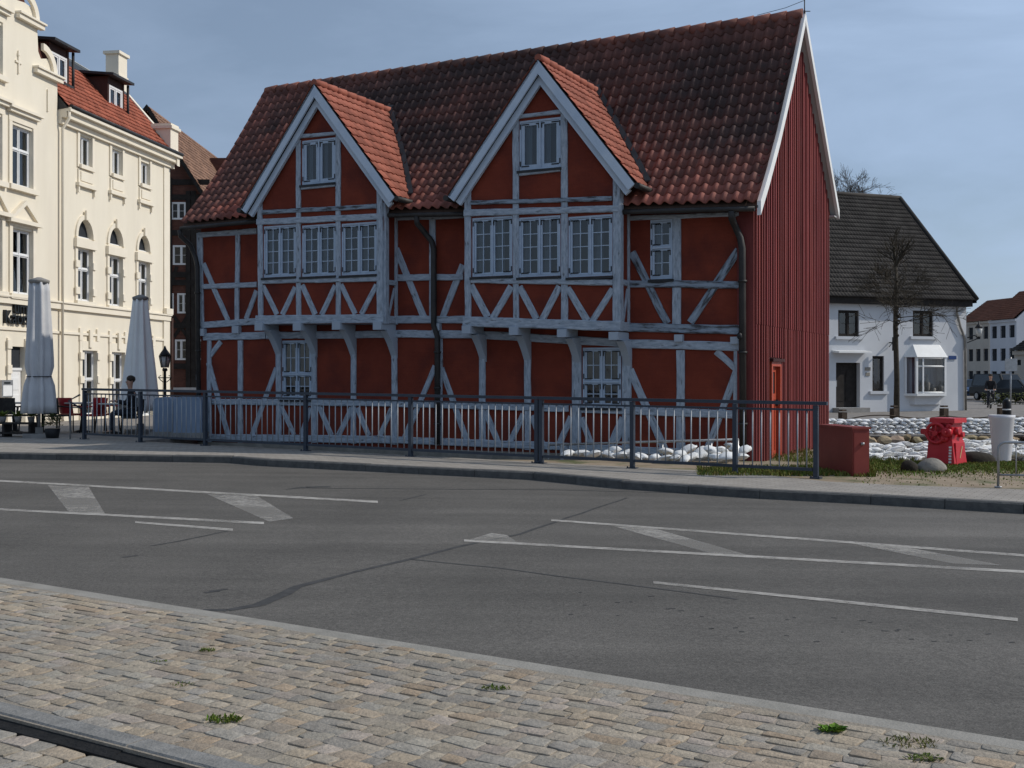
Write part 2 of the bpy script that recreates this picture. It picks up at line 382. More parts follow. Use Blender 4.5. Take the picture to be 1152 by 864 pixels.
def pane_window(P, k0, k1, z0, z1, parent, cols=2, rows=1, split=.5, grid=(2,4), depth=-.05, fw=.038, mw=.016, fm=None, hinges=False,
                curtain=True, name='window', sash=.034, back=.16):
    """casement window: frame and sashes (the part), with glass, curtain, dark room and hinges as sub-parts."""
    fm = fm or M['winframe']; f = MB(); gl = MB(); HL = []; cu = MB(); d0 = depth; w, h = k1-k0, z1-z0
    f.pbox(P,k0,k0+fw,z0,z1,d0-.05,d0+.035); f.pbox(P,k1-fw,k1,z0,z1,d0-.05,d0+.035)
    f.pbox(P,k0+fw,k1-fw,z0,z0+fw,d0-.05,d0+.034); f.pbox(P,k0+fw,k1-fw,z1-fw,z1,d0-.05,d0+.034)
    ks = [k0+fw+(w-2*fw)*i/cols for i in range(cols+1)]
    zs = [z0+fw, z1-fw] if rows == 1 else [z0+fw, z0+fw+(h-2*fw)*split, z1-fw]
    for i in range(1, cols): f.pbox(P,ks[i]-fw*.4,ks[i]+fw*.4,z0+fw,z1-fw,d0-.05,d0+.042)
    for j in range(1, rows): f.pbox(P,k0+fw,k1-fw,zs[j]-fw*.5,zs[j]+fw*.5,d0-.05,d0+.045)
    for i in range(cols):
        for j in range(rows):
            a, b, c, e = ks[i]+.004+(fw*.4 if i else 0), ks[i+1]-.004-(fw*.4 if i < cols-1 else 0), zs[j]+.004+(fw*.5 if j else 0), zs[j+1]-.004-(fw*.5 if j < rows-1 else 0)
            s = sash
            f.pbox(P,a,a+s,c,e,d0-.03,d0+.02); f.pbox(P,b-s,b,c,e,d0-.03,d0+.02)
            f.pbox(P,a+s,b-s,c,c+s,d0-.03,d0+.019); f.pbox(P,a+s,b-s,e-s,e,d0-.03,d0+.019)
            gx, gz = grid
            for q in range(1, gx):
                x = a+s+(b-a-2*s)*q/gx; f.pbox(P,x-mw/2,x+mw/2,c+s,e-s,d0-.016,d0+.010)
            for q in range(1, gz):
                z = c+s+(e-c-2*s)*q/gz; f.pbox(P,a+s,b-s,z-mw/2,z+mw/2,d0-.015,d0+.012)
            gl.face([P.pt(a+s,c+s,d0-.004),P.pt(b-s,c+s,d0-.004),P.pt(b-s,e-s,d0-.004),P.pt(a+s,e-s,d0-.004)])
            if curtain:
                m2 = 8; wv = (b-a)*R.uniform(.38,.52)
                for q in range(m2):
                    x0 = a+wv*q/m2; x1 = a+wv*(q+1)/m2; dz = -.075-.012*(q % 2); dy = -.075-.012*((q+1) % 2)
                    cu.face([P.pt(x0,c,d0+dz),P.pt(x1,c,d0+dy),P.pt(x1,e,d0+dy),P.pt(x0,e,d0+dz)])
            if hinges:
                hl_ = []
                hl = min(.17, (b-a)*.42); t = .022
                xs = a if i == 0 else b; sg = 1 if i == 0 else -1
                for zz in (c+.035, e-.035):
                    hi = MB(); hl_.append(hi)
                    up = 1 if zz > (c+e)/2 else -1
                    hi.pbox(P,min(xs,xs+sg*hl),max(xs,xs+sg*hl),zz-t/2,zz+t/2,d0+.0215,d0+.03)
                    zz2 = zz-up*.09; hi.pbox(P,xs-sg*.02-t/2,xs-sg*.02+t/2,min(zz,zz2),max(zz,zz2)+.012,d0+.036,d0+.043)
                xo = b if i == 0 else a
                for zz in (e-.035,):
                    hi = MB(); hl_.append(hi)
                    hi.pbox(P,min(xo,xo-sg*hl*.45),max(xo,xo-sg*hl*.45),zz-t/2,zz+t/2,d0+.0215,d0+.03)
                    hi.pbox(P,xo-t/2-sg*.012,xo+t/2-sg*.012,zz-.09,zz-.012,d0+.0215,d0+.0295)
                HL += hl_
    o = f.build(name, fm, parent)
    gl.build('pane', M['glass'], o, fix=False)
    rm = MB(); rm.pbox(P,k0,k1,z0,z1,d0-back-.03,d0-back); rm.build('dark_backing', M['room'], o)
    if curtain: cu.build('curtain', M['curtain'], o, fix=False)
    for hi in HL: hi.build('hinge', M['iron'], o)
    return o

def tiles(surf, n, ncol, nrow, amp, lift, k=6, rnd=R, tintf=None, pw=1.4, dirn=1):
    """clay tiles as real relief over surf(u, v): one roll per tile, each course lapping the one below."""
    mb = MB(); n = Vector(n).normalized()
    offs = [[rnd.uniform(-.006,.006) for _ in range(ncol+1)] for _ in range(nrow)]
    for r in range(nrow):
        v0, v1 = r/nrow, (r+1)/nrow
        lines = []
        for vv, lf in ((v0, lift), (v1+.12/nrow, 0.0)):
            row = []
            for c in range(ncol*k+1):
                t = (c % k)/k; col = min(c//k, ncol-1)
                h = amp*((.5+.5*math.cos(2*math.pi*(t*dirn)))**pw)
                row.append(surf(c/(ncol*k), min(1, vv)) + n*(h+lf+offs[r][col]*(1 if lf else .3)))
            lines.append(row)
        base = len(mb.v); m = ncol*k+1
        mb.v += lines[0]+lines[1]+[p-n*lift*1.05 for p in lines[0]]
        for c in range(ncol*k):
            tc = offs[r][min((c+k//2)//k, ncol)]
            q = .5+tc/.006*.16
            col = tintf(c/(ncol*k), v0, q, rnd) if tintf else (q,q,q)
            mb.f.append((base+c, base+c+1, base+m+c+1, base+m+c)); mb.uv.append(None); mb.c.append(col); mb.smooth.add(len(mb.f)-1)
            mb.f.append((base+2*m+c, base+2*m+c+1, base+c+1, base+c)); mb.uv.append(None); mb.c.append(tuple(x*.8 for x in col))
    return mb
# ================================================================== the red half-timbered house
C0 = Vector((4.457, 21.3))
P0 = Plane(C0.x, C0.y, .8926, -.4509)        # street front
PG = Plane(C0.x, C0.y, .4509, .8926)         # boarded gable
TT, DD = Vector((P0.t.x, P0.t.y, 0)), Vector((PG.t.x, PG.t.y, 0))
BAY = .5
P1 = P0.off(BAY)
HB = thing('half_timbered_house', 'large red half-timbered house with two gabled bays and a boarded red end wall', 'house', (C0.x-5.8, C0.y+3.0, 0))
def H(s, d, z): return Vector((C0.x, C0.y, 0)) + TT*s + DD*d + Vector((0,0,z))
cnt = [0]
def timber(name, P, p, q, w, proud=.035, worn=False, inpx=True, depth=.10, parent=None):
    if inpx:
        sc = P.scale((p[0]+q[0])/2); a, b = P.hit(*p), P.hit(*q); w = w/sc
    else: a, b = p, q
    a, b = Vector(a), Vector(b); d = b-a; L = d.length; d.normalize(); pr = Vector((-d.y, d.x))
    cnt[0] += 1; proud = proud + (cnt[0] % 17)*.0007
    n = max(2, int(L/.35)); mb = MB(); rings = []; u0 = R.uniform(0, 40)
    for i in range(n+1):
        c = a+d*(L*i/n); ja, jb = R.uniform(-.007,.007), R.uniform(-.007,.007); wa, wb = w/2+ja, w/2+jb; ch = min(.012, w*.12)
        ring = [P.pt(*(c-pr*wa), -depth), P.pt(*(c-pr*wa), proud-ch), P.pt(*(c-pr*(wa-ch)), proud), P.pt(*(c+pr*(wb-ch)), proud), P.pt(*(c+pr*wb), proud-ch), P.pt(*(c+pr*wb), -depth)]
        rings.append(ring)
    vv = [0, .1, .12, .12+w, .14+w, .24+w]
    for i in range(n):
        A, B = rings[i], rings[i+1]; ua, ub = u0+L*i/n, u0+L*(i+1)/n
        for j in range(5):
            mb.face([A[j],B[j],B[j+1],A[j+1]], [(ua,vv[j]),(ub,vv[j]),(ub,vv[j+1]),(ua,vv[j+1])])
    mb.face(rings[0], [(u0+.1*j, .1) for j in range(6)]); mb.face(rings[-1][::-1], [(u0+.1*j, .1) for j in range(6)])
    return mb.build(name, M['timber_worn'] if worn else M['timber'], parent or HB)
def wrect(P, x0, y0, x1, y1):
    xm = (x0+x1)/2; ym = (y0+y1)/2
    return P.hit(x0, ym)[0], P.hit(x1, ym)[0], P.hit(xm, y1)[1], P.hit(xm, y0)[1]

# --- roof lines measured on the eave and ridge planes
OV = .35; RD = 3.23
PE = P0.off(OV); PR = P0.off(-RD)
eave_px = [(853,232),(704,236),(520,238.5),(440,240),(289,247),(205,255)]
EV = sorted(PE.hit(*p) for p in eave_px)
RV0, RV1 = PR.hit(300,106), PR.hit(903.5,20.5)
def lerp(a, b, t): return a+(b-a)*t
def eave_z(s):
    if s <= EV[0][0]: return EV[0][1]
    for (a, za), (b, zb) in zip(EV, EV[1:]):
        if s <= b: return lerp(za, zb, (s-a)/(b-a))
    return EV[-1][1]
S0E, S1E, S0R, S1R = EV[0][0], EV[-1][0], RV0[0], RV1[0]
def roofP(u, v, lift=0):
    s = lerp(lerp(S0E, S0R, v), lerp(S1E, S1R, v), u)
    ze = eave_z(lerp(S0E, S1E, u)); zr = lerp(RV0[1], RV1[1], u)
    f = v-.062*math.sin(math.pi*v)*(1-.3*v)
    return H(s, lerp(-OV, RD, v), lerp(ze, zr, f)+lift)
def roof_z(s, d):
    v = (d+OV)/(RD+OV); u = (s-lerp(S0E,S0R,v))/(lerp(S1E,S1R,v)-lerp(S0E,S0R,v)); return roofP(u, v).z
nrm = (roofP(.5,1)-roofP(.5,0)).cross(TT); nrm = nrm if nrm.z > 0 else -nrm
def tint_main(u, v, q, rnd):
    # redder, lighter tint near the eaves and at the left end; darker courses above
    a = max(0, 1-v*1.7)*.85 + max(0, .36-u)*1.5*(1-.45*v)
    if rnd.random() < .02: q *= 1.0
    b = q*(.50+.68*a)
    return (b*(1+.35*a), b*(1.0+.0*a), b*(1-.1*a))
roof = tiles(lambda u, v: roofP(u, v, .07), nrm, 62, 18, .078, .017, 10, random.Random(3), tint_main, 1.25).build('roof', M['tile_old'], HB, fix=False)
rd = MB()
for i in range(8):
  for j in range(10):
    u0, u1, v0, v1 = i/8, (i+1)/8, j/10, min(.999,(j+1)/10)
    rd.hexa([roofP(u0,v0,-.03),roofP(u1,v0,-.03),roofP(u1,v0,.02),roofP(u0,v0,.02)], [roofP(u0,v1,-.03),roofP(u1,v1,-.03),roofP(u1,v1,.02),roofP(u0,v1,.02)])
BE_Z = PG.hit(941,249)[1]
bk0, bk1 = H(S0R, RD, RV0[1]), H(S1R, RD, RV1[1]); D2 = 6.46+OV
bl0, bl1 = H(S0E, D2, BE_Z+.1), H(S1R, D2, BE_Z)
up = Vector((0,0,.13))
rd.hexa([bk0,bk1,bk1+up,bk0+up], [bl0,bl1,bl1+up,bl0+up])
rd.build('roof_deck', M['tile_brown'], HB)
rt = MB()
for i in range(40):
    t0, t1 = i/40, (i+1.06)/40
    a = H(lerp(S0R,S1R,t0), RD, lerp(RV0[1],RV1[1],t0)+.06); b = H(lerp(S0R,S1R,min(1,t1)), RD, lerp(RV0[1],RV1[1],min(1,t1))+.075)
    q = R.uniform(.3,.55); rt.tube([a,b],[.115,.13],10,True,(q,q*.95,q*.9))
rt.build('ridge_tiles', M['tile_old'], HB)

# --- walls
holes0 = []; GW = [(318,383,351,449),(656,391,699,458)]
RWIN = wrect(P0, 732, 247, 757, 314)
holes0.append(rect(*RWIN)); gws = [wrect(P0, *w) for w in GW]; holes0 += [rect(*w) for w in gws]
KL = P0.hit(226, 380)[0]
bot = -.9
wall(P0, [(KL,bot),(-.0,bot),(0,eave_z(0)+.22),(KL*.5,eave_z(KL*.5)+.22),(KL,eave_z(KL)+.2)], holes0, .2, M['plaster'], HB)
# boarded gable wall: backing panel then board and batten
gz = lambda d: (roof_z(S1E-.02, d)-.02) if d <= RD else lerp(RV1[1], BE_Z, (d-RD)/(D2-RD))-.05
gd = [0,.5,1,1.5,2,2.6,RD,4,5,6.46]
gdoor = wrect(PG, 865.5, 407, 876.5, 514)
wall(PG, [(0,bot),(6.46,bot)]+[(d, gz(d)) for d in reversed(gd)], [rect(*gdoor)], .15, M['boards'], HB, 'gable_wall')
bt = MB(); nb = 37
for i in range(nb):
    d = .03+6.40*i/(nb-1); w = R.uniform(.042,.060); top = gz(d)+.12; seam = 2.62
    q = R.uniform(.44,.78); pr = R.uniform(.045,.06)
    for z0, z1, e in ((.02,seam,.0),(seam+.004,top,.006)):
        segs = [(z0,z1)]
        if gdoor[0]-.06 < d < gdoor[1]+.06: segs = [(gdoor[3]+.08,z1)] if z0 < 1 else [(z0,z1)]
        for a, b in segs:
            if b > a: bt.pbox(PG, d-w/2, d+w/2, a, b, .001, pr+e, (q,q*R.uniform(.9,1.05),q))
bt.build('battens', M['boards'], HB)
bw = MB()
bw.hexa([H(KL,6.46,bot),H(0,6.46,bot),H(0,6.3,bot),H(KL,6.3,bot)], [H(KL,6.46,BE_Z+.25),H(0,6.46,BE_Z+.25),H(0,6.3,BE_Z+.25),H(KL,6.3,BE_Z+.25)])
bw.build('rear_wall', M['plaster'], HB)
lw = MB(); lp = [H(KL,0.2,bot),H(KL,6.3,bot)]+[H(KL,d,gz2) for d, gz2 in ((6.3,BE_Z+.3),(RD,RV0[1]-.15),(.2,eave_z(KL)+.4))]
lw.extrude(lp, TT*.2); lw.build('end_wall', M['plaster'], HB)
cb = MB(); cb.pbox(P0, -.30, .012, -.1, eave_z(0)+.05, .0, .05, (.45,.45,.45)); cb.build('corner_board', M['boards'], HB)
pl = MB(); pl.pbox(P0, KL, -.31, bot, P0.hit(500,503)[1]-.05, .001, .09); pl.build('plinth', M['rock_grey'], HB)
# gable door
db = MB(); k0,k1,z0,z1 = gdoor
db.pbox(PG,k0,k0+.09,z0,z1,-.12,.05); db.pbox(PG,k1-.09,k1,z0,z1,-.12,.05); db.pbox(PG,k0+.09,k1-.09,z1-.09,z1,-.12,.05)
gdo = db.build('door', M['door_red'], HB)
lf = MB(); lf.pbox(PG,k0+.095,k1-.095,z0,z0+.12,-.08,-.03); lf.pbox(PG,k0+.095,k0+.2,z0+.12,z1-.1,-.08,-.031); lf.pbox(PG,k1-.2,k1-.095,z0+.12,z1-.1,-.08,-.031)
zm = z0+(z1-z0)*.60
lf.pbox(PG,k0+.2,k1-.2,zm,zm+.12,-.08,-.032); lf.pbox(PG,k0+.2,k1-.2,z1-.2,z1-.1,-.08,-.032); lf.pbox(PG,k0+.2,k1-.2,z0+.12,zm,-.075,-.045)
lf.build('door_leaf', M['door_red'], gdo)
gp = MB(); gp.pbox(PG,k0+.2,k1-.2,zm+.12,z1-.2,-.07,-.05); gp.build('pane', M['room'], gdo)
hd = MB(); hd.pbox(PG,k1-.17,k1-.14,z0+1.0,z0+1.12,-.03,.02); hd.build('handle', M['iron'], gdo)
dh = MB(); dh.pbox(PG,k0-.08,k1+.08,z1+.0,z1+.06,.002,.10); dh.build('door_head', M['boards'], HB)
# verge boards and soffit of the boarded gable
vb = MB()
for a, b in ((0,.18),(.18,.4),(.4,.7),(.7,1.0)):
    p, q = roofP(1,a), roofP(1,b); o = TT*.0; e = TT*.05
    vb.hexa([p+e+Vector((0,0,-.16)),p-TT*.02+Vector((0,0,-.16)),p-TT*.02+Vector((0,0,.10)),p+e+Vector((0,0,.10))],
            [q+e+Vector((0,0,-.16)),q-TT*.02+Vector((0,0,-.16)),q-TT*.02+Vector((0,0,.10)),q+e+Vector((0,0,.10))])
vb.build('verge_board', M['white_board'], HB)
vb = MB(); p, q = bk1, bl1; e = TT*.05
vb.hexa([p+e+Vector((0,0,-.06)),p-TT*.02+Vector((0,0,-.06)),p-TT*.02+Vector((0,0,.16)),p+e+Vector((0,0,.16))],
        [q+e+Vector((0,0,-.06)),q-TT*.02+Vector((0,0,-.06)),q-TT*.02+Vector((0,0,.16)),q+e+Vector((0,0,.16))])
vb.build('verge_board', M['white_board'], HB)
sf = MB(); w = TT*(S1R+.0)
ga, gb = H(0.03,RD,RV1[1]-.035), H(0.03,D2,BE_Z-.03); o = TT*(S1R-.05)
sf.hexa([ga,ga+o,ga+o+Vector((0,0,.03)),ga+Vector((0,0,.03))],[gb,gb+o,gb+o+Vector((0,0,.03)),gb+Vector((0,0,.03))])
a, b = H(.0,6.47,BE_Z-.035), H(S1R,6.47,BE_Z-.035)
sf.hexa([a-TT*.3,b,b+DD*.33,a-TT*.3+DD*.33],[x+Vector((0,0,.03)) for x in (a-TT*.3,b,b+DD*.33,a-TT*.3+DD*.33)])
sf.build('soffit', M['soffit'], HB)
lr = MB(); t = roofP(1,1)+TT*.03; lr.tube([t,t+Vector((0,0,.38))],.012,6); lr.tube([t+Vector((0,0,.14)),t+Vector((.12,0,.14))],.01,5); lr.tube([t+Vector((0,0,.37)),t-TT*.4+Vector((0,0,.27)),t-TT*1.0+Vector((0,0,.2))],.006,5)
lr.build('lightning_rod', M['iron'], HB)

# --- timbers of the street front: (kind, p, q, width px[, worn])
TB = [('post',(225,262),(227,372),8),('post',(268,262),(267,360),6.5),('beam',(224,264.5),(290,260),6),
('beam',(228,322.6),(290,320.3),6),('brace',(229,297),(257,361),6.5),('brace',(289,327),(277,359),6),('beam',(226,366),(292,361.5),7),
('beam',(230,379),(300,377.5),8),('beam',(301,377.5),(445,376),8),('beam',(446,375.5),(540,376.5),8.5),('beam',(541,376.5),(708,386.5),9),('beam',(709,386.8),(832,390),10),
('post',(236,383),(236,498),6),('post',(271,383),(271,498),6.5),('post',(314,381),(314,498),7),('post',(354,381),(354,498),7),('post',(398,381),(398,499),7),
('post',(444,381),(444,500),7.5),('post',(495,381),(495,501),7),('post',(543,383),(543,503),8),('post',(594,385),(594,506),8),('post',(649,388),(649,509),11),('post',(705.5,391),(705.5,512),11),
('post',(766,394),(766,516),10),('post',(829,394),(829,520),7),
('beam',(240,452),(440,453.5),7),('beam',(448,454),(640,459.5),8),('beam',(655,460),(828,466),9),
('beam',(234,492),(440,494.5),8),('beam',(441,494.6),(640,502.5),8),('beam',(641,502.5),(832,512),8),
('brace',(249,384),(235,402),6),('brace',(235,408),(257,490),6.5),('brace',(311,414),(284,489),6.5),('brace',(316,457),(331,489),6),('brace',(350,459),(339,489),6),
('brace',(359,457),(373,490),6.5),('brace',(396,459),(381,490),6.5),('brace',(402,459),(415,490),6.5),('brace',(441,460),(427,492),6.5),
('brace',(490,412),(455,494),7),('brace',(497,414),(526,497),7),('brace',(546,462),(561,498),7),('brace',(589,466),(573,499),7),('brace',(598,468),(611,500),7),
('brace',(643,469),(629,501),7.5),('brace',(654,470),(666,502),7.5),('brace',(701,470),(686,504),8),('brace',(709,416),(749,508),9),('brace',(829,417),(795,508),8),('brace',(806,395),(829,416),8),('brace',(704,476),(688,504),8),
('beam',(440,246.5),(524,243.5),4),('post',(487,247),(487,358),8),('beam',(438,312.6),(522,311.8),7),('brace',(446,280),(478,359),8),('brace',(521,298),(498,357),8),('beam',(444,359.5),(524,359.8),8.5),
('beam',(698,246),(832,241),5),('post',(761.5,243),(761.5,366),10),('post',(835.5,240),(835.5,520),10),('beam',(700,319.5),(832,320.5),8,1),('brace',(711,284),(751,364),9,1),('brace',(831,281),(777,363),9,1),('beam',(698,368),(832,371),10,1)]
for t in TB:
    pd = {'post':.034,'beam':.047,'brace':.02}[t[0]]
    timber('timber_'+t[0], P0, t[1], t[2], t[3], pd, len(t) > 4)
def jend(P, x, y, w=10, h=9, dep=.25, d1=.06):
    k, z = P.hit(x, y); sc = P.scale(x); mb = MB()
    mb.pbox(P, k-w/2/sc, k+w/2/sc, z-h/2/sc, z+h/2/sc, -dep, d1); mb.build('joist_end', M['timber'], HB)
for x, y in ((229,374),(268,371),(493,368),(765,380.5),(828,383)): jend(P0, x, y, 9.5, 8, .1, .11)

# --- the two gabled bays
def hingewin(P, x0, y0, x1, y1, **kw):
    r = wrect(P, x0, y0, x1, y1); return r, kw
def bay(x0, x1, apex, bl, br, timb, wins, joists, brks, side_x, ytop, ybot):
    k0, k1 = P1.hit(x0, 300)[0], P1.hit(x1, 300)[0]
    PV = P1.off(.22)
    ka, za = PV.hit(*apex); kl, zl = PV.hit(*bl); kr, zr = PV.hit(*br)
    slope_l, slope_r = (za-zl)/(ka-kl), (za-zr)/(kr-ka)
    zt = lambda k: za-.16-(slope_l*(ka-k) if k < ka else slope_r*(k-ka))
    wr = [wrect(P1, *w[:4]) for w in wins]
    zb0, zb1 = P1.hit(x0, ybot[0] if isinstance(ybot, tuple) else ybot)[1], P1.hit(x1, ybot[1] if isinstance(ybot, tuple) else ybot)[1]
    wall(P1, [(k0,zb0),(k1,zb1),(k1,zt(k1)),(ka,zt(ka)),(k0,zt(k0))], [rect(*r) for r in wr], .12, M['plaster'], HB, 'bay_wall')
    # cheeks and floor of the bay
    for k, zz, zq in ((k0+.004,zb0,zt(k0)),(k1-.124,zb1,zt(k1))):
        ck = MB(); ck.pbox(P1, k, k+.12, zz, zq, -BAY+.002, -.122); ck.build('bay_cheek', M['plaster'], HB)
    fl = MB(); fl.hexa([P1.pt(k0,zb0,-BAY),P1.pt(k1,zb1,-BAY),P1.pt(k1,zb1,-.002),P1.pt(k0,zb0,-.002)], [P1.pt(k0,zb0+.05,-BAY),P1.pt(k1,zb1+.05,-BAY),P1.pt(k1,zb1+.05,-.002),P1.pt(k0,zb0+.05,-.002)])
    fl.build('bay_floor', M['timber_worn'], HB)
    for t in timb:
        pd = {'post':.034,'beam':.05,'brace':.02}[t[0]]
        timber('timber_'+t[0], P1, t[1], t[2], t[3], pd, len(t) > 4)
    # timbers of the visible right cheek: built on the cheek plane
    o = P1.pt(k1, 0, .0); PC = Plane(o.x, o.y, DD.x, DD.y)
    zt1, zs, zbm = zt(k1)-.4, P1.hit(x1, 317)[1], zb1
    for kind, a, b, w in (('post',(.07,zb1),(.07,zt1),.15),('post',(BAY-.05,zb1),(BAY-.05,zt1),.08),('beam',(.14,zs),(BAY-.08,zs),.11),('brace',(.16,zb1+.15),(BAY-.1,zs-.12),.08),('beam',(.0,zb1+.09),(BAY,zb1+.09),.17)):
        timber('timber_'+kind, PC, a, b, w, .018 if kind == 'brace' else .03, False, False, .02)
    for w, r in zip(wins, wr):
        kw = dict(cols=2, rows=1, grid=(2,4), hinges=True, depth=-.035)
        if len(w) > 4: kw.update(w[4])
        pane_window(P1, *r, HB, **kw)
        sb = MB(); sb.pbox(P1, r[0]-.03, r[1]+.03, r[2]-.06, r[2]-.012, .0, .075); sb.build('window_sill', M['lead'], HB)  # sill coloured dark to paint the shadow line under the window
    for x, y in joists: jend(P1, x, y, 11, 9, .48, .10)
    for (x0_, y0_), (x1_, y1_) in brks:
        a = P1.at(x0_, y0_, -.06); kk, z2 = P0.hit(x1_, y1_)
        ka_, _ = P1.hit(x0_, y0_)
        mb = MB(); hw = .075; top = a.z+.02
        pts = []
        for t in [i/6 for i in range(7)]:
            dd = lerp(BAY-.05, .0, t); zz = lerp(top-.02, z2, t)-.10*math.sin(math.pi*t)*-.6
            pts.append((dd, zz))
        lo = [P0.pt(kk-hw, z, d) for d, z in pts]; th = .19
        pol = lo+[P0.pt(kk-hw, top, .0), ] 
        pol = [P0.pt(kk-hw, z, d) for d, z in pts]+[P0.pt(kk-hw, min(top, z+th*1.7), max(0, d-th*.55)) for d, z in reversed(pts)]
        mb.extrude(pol, TT*hw*2)
        mb.build('bracket', M['timber'], HB)
    # barge boards with an inner rafter board
    for (ke, ze) in ((kl,zl),(kr,zr)):
        for dd, w, th, nm, mt in ((.0,.165,.045,'barge_board','barge'),(-.10,.13,.07,'barge_board','barge')):
            a, b = Vector((ka, za)), Vector((ke, ze)); dv = (b-a).normalized(); pr = Vector((dv.y, -dv.x)); pr = pr if pr.y < 0 else -pr
            sh = 0 if dd == 0 else .155
            q = [a+pr*sh*1.0, b+pr*sh, b+pr*(sh+w), a+pr*(sh+w)]
            # mitre the apex on the centre line
            def onmid(p): 
                t_ = (ka-p.x)/dv.x if abs(dv.x) > 1e-6 else 0; return p+dv*t_
            q[0] = onmid(q[0]); q[3] = onmid(q[3])
            mb = MB(); mb.extrude([PV.pt(v.x, v.y, dd+.001*(ke > ka)) for v in q], -Vector((PV.n.x,PV.n.y,0))*th); mb.build(nm, M[mt], HB)
    # bay roof slopes
    BP = RD+BAY+.22-.2
    for sgn, ke, ze in ((-1,kl,zl),(1,kr,zr)):
        A, B = PV.pt(ka, za+.02), PV.pt(ke, ze+.02)
        inward = -Vector((PV.n.x,PV.n.y,0))
        nv = (B-A).cross(inward); nv = nv if nv.z > 0 else -nv
        L = (B-A).length
        def surf(u, v, A=A, B=B): return B+(A-B)*v+inward*(BP*u)
        rnd = random.Random(5+sgn)
        tm = tiles(surf, nv, 20, max(6, int(L/.24)), .022, .026, 5, rnd, None, 1.2)
        tm.build('bay_roof', M['tile_dorm'], HB, fix=False)
        dk = MB(); nn = nv.normalized()*-.05
        dk.hexa([A,B,B+nn,A+nn],[A+inward*BP,B+inward*BP,B+inward*BP+nn,A+inward*BP+nn]); dk.build('bay_roof_deck', M['lead'], HB)
        # dark lead valley where the bay roof meets the main roof
        vp = []
        for i in range(13):
            t = i/12; k = lerp(ka, ke, t); z = lerp(za, ze, t)
            lo_, hi_ = -OV, RD
            for _ in range(30):
                m_ = (lo_+hi_)/2
                if roof_z(k, m_) < z-.0: lo_ = m_
                else: hi_ = m_
            vp.append(H(k, lo_, z+.165))
        va = MB()
        for p, q in zip(vp, vp[1:]):
            e = TT*sgn*.12; e2 = Vector((0,0,.03)); p = p-TT*sgn*.09; q = q-TT*sgn*.09
            va.hexa([p,p+e,p+e+e2,p+e2],[q,q+e,q+e+e2,q+e2])
        va.build('valley_flashing', M['lead'], HB)
        # little bay gutter
        gt = MB(); c = B+TT*sgn*.05+Vector((0,0,-.05)); gt.tube([c-inward*.02, c+inward*1.1], .06, 8); gt.build('gutter', M['gutter'], HB)
    rg = MB(); A = PV.pt(ka, za+.05); inward = -Vector((PV.n.x,PV.n.y,0))
    for i in range(10):
        q = R.uniform(.45,.62); rg.tube([A+inward*(BP*i/10), A+inward*(BP*(i+1.08)/10)+Vector((0,0,.012))],[.075,.085],8,True,(q,q,q))
    rg.build('ridge_tiles', M['tile_dorm'], HB)

small = dict(grid=(1,1), sash=.06)
bay(290, 432, (353,95), (271,235), (444,222),
 [('post',(293,226),(294,362),6.5),('post',(428,212),(428,362),8),('post',(336,158),(336.5,358),6.5),('post',(381,152),(381,357),6.5),
  ('beam',(339,153.5),(379,150),4),('beam',(340,211.5),(378,208),4.5),('beam',(296,239),(425,232),5,1),('beam',(290,250),(431,243.5),7),
  ('beam',(296,316.3),(426,313.8),6),('beam',(289,360),(433,358.5),10),
  ('brace',(296,322),(312,354),6.5),('brace',(332.5,323),(318,354),6.5),('brace',(340,321),(355,354),6.5),('brace',(377.5,321),(362,354),6.5),('brace',(384,320.5),(400,353.5),6.5),('brace',(424,320.5),(407,353.5),6.5)],
 [(340,156.5,377.5,206.5,small),(297,253.5,333,311.5),(340,252.5,378,310.5),(384.5,250.5,424,309)],
 [(294,367.5),(337,367.5),(381,366.5),(427,366.5)],
 [((296,372),(314,402)),((338,372),(354,402)),((381,371),(398,402)),((434,372),(444,403))], 436, 225, (365,364))
bay(523, 697, (605,67.5), (504,221), (714,207),
 [('post',(526.5,212),(527,367),8),('post',(694,196),(694,372),9),('post',(580.5,130),(581,366),7.5),('post',(635,124),(635.5,370),8),
  ('beam',(584,131.5),(632,126),4.5),('beam',(585,196),(631,190.5),5),('beam',(531,228.5),(689,223.5),5,1),('beam',(523,240),(697,235),7.5),
  ('beam',(531,315.5),(690,318),6.5),('beam',(522,361.5),(699,367),11),
  ('brace',(530,321),(549,357),8),('brace',(575.5,322),(554.5,358),8),('brace',(585,322.5),(604,359),8),('brace',(630,322),(610,360),8),('brace',(639,324),(661,361),8),('brace',(689.5,325),(666,362),8)],
 [(584.5,134,631,190,small),(531.5,244,576.5,310.5),(584,243.5,630.5,311),(639.5,242.5,689,311)],
 [(527,371),(580,372.5),(634,375),(692,378)],
 [((529,377),(544,407)),((581,378),(594,408)),((636,381),(650,411)),((697,384),(707,415))], 703, 200, (367,372))
for r, kw in zip([RWIN]+gws, [dict(cols=1,rows=2,split=.53,grid=(2,2)), dict(cols=2,rows=2,split=.42,grid=(2,2),curtain=False), dict(cols=2,rows=2,split=.42,grid=(2,2),curtain=False)]):
    pane_window(P0, *r, HB, hinges=True, depth=-.02, **kw)
    sb = MB(); sb.pbox(P0, r[0]-.03, r[1]+.03, r[2]-.06, r[2]-.01, .0, .08); sb.build('window_sill', M['lead'], HB)  # dark sill colour stands in for the shadow line below the window

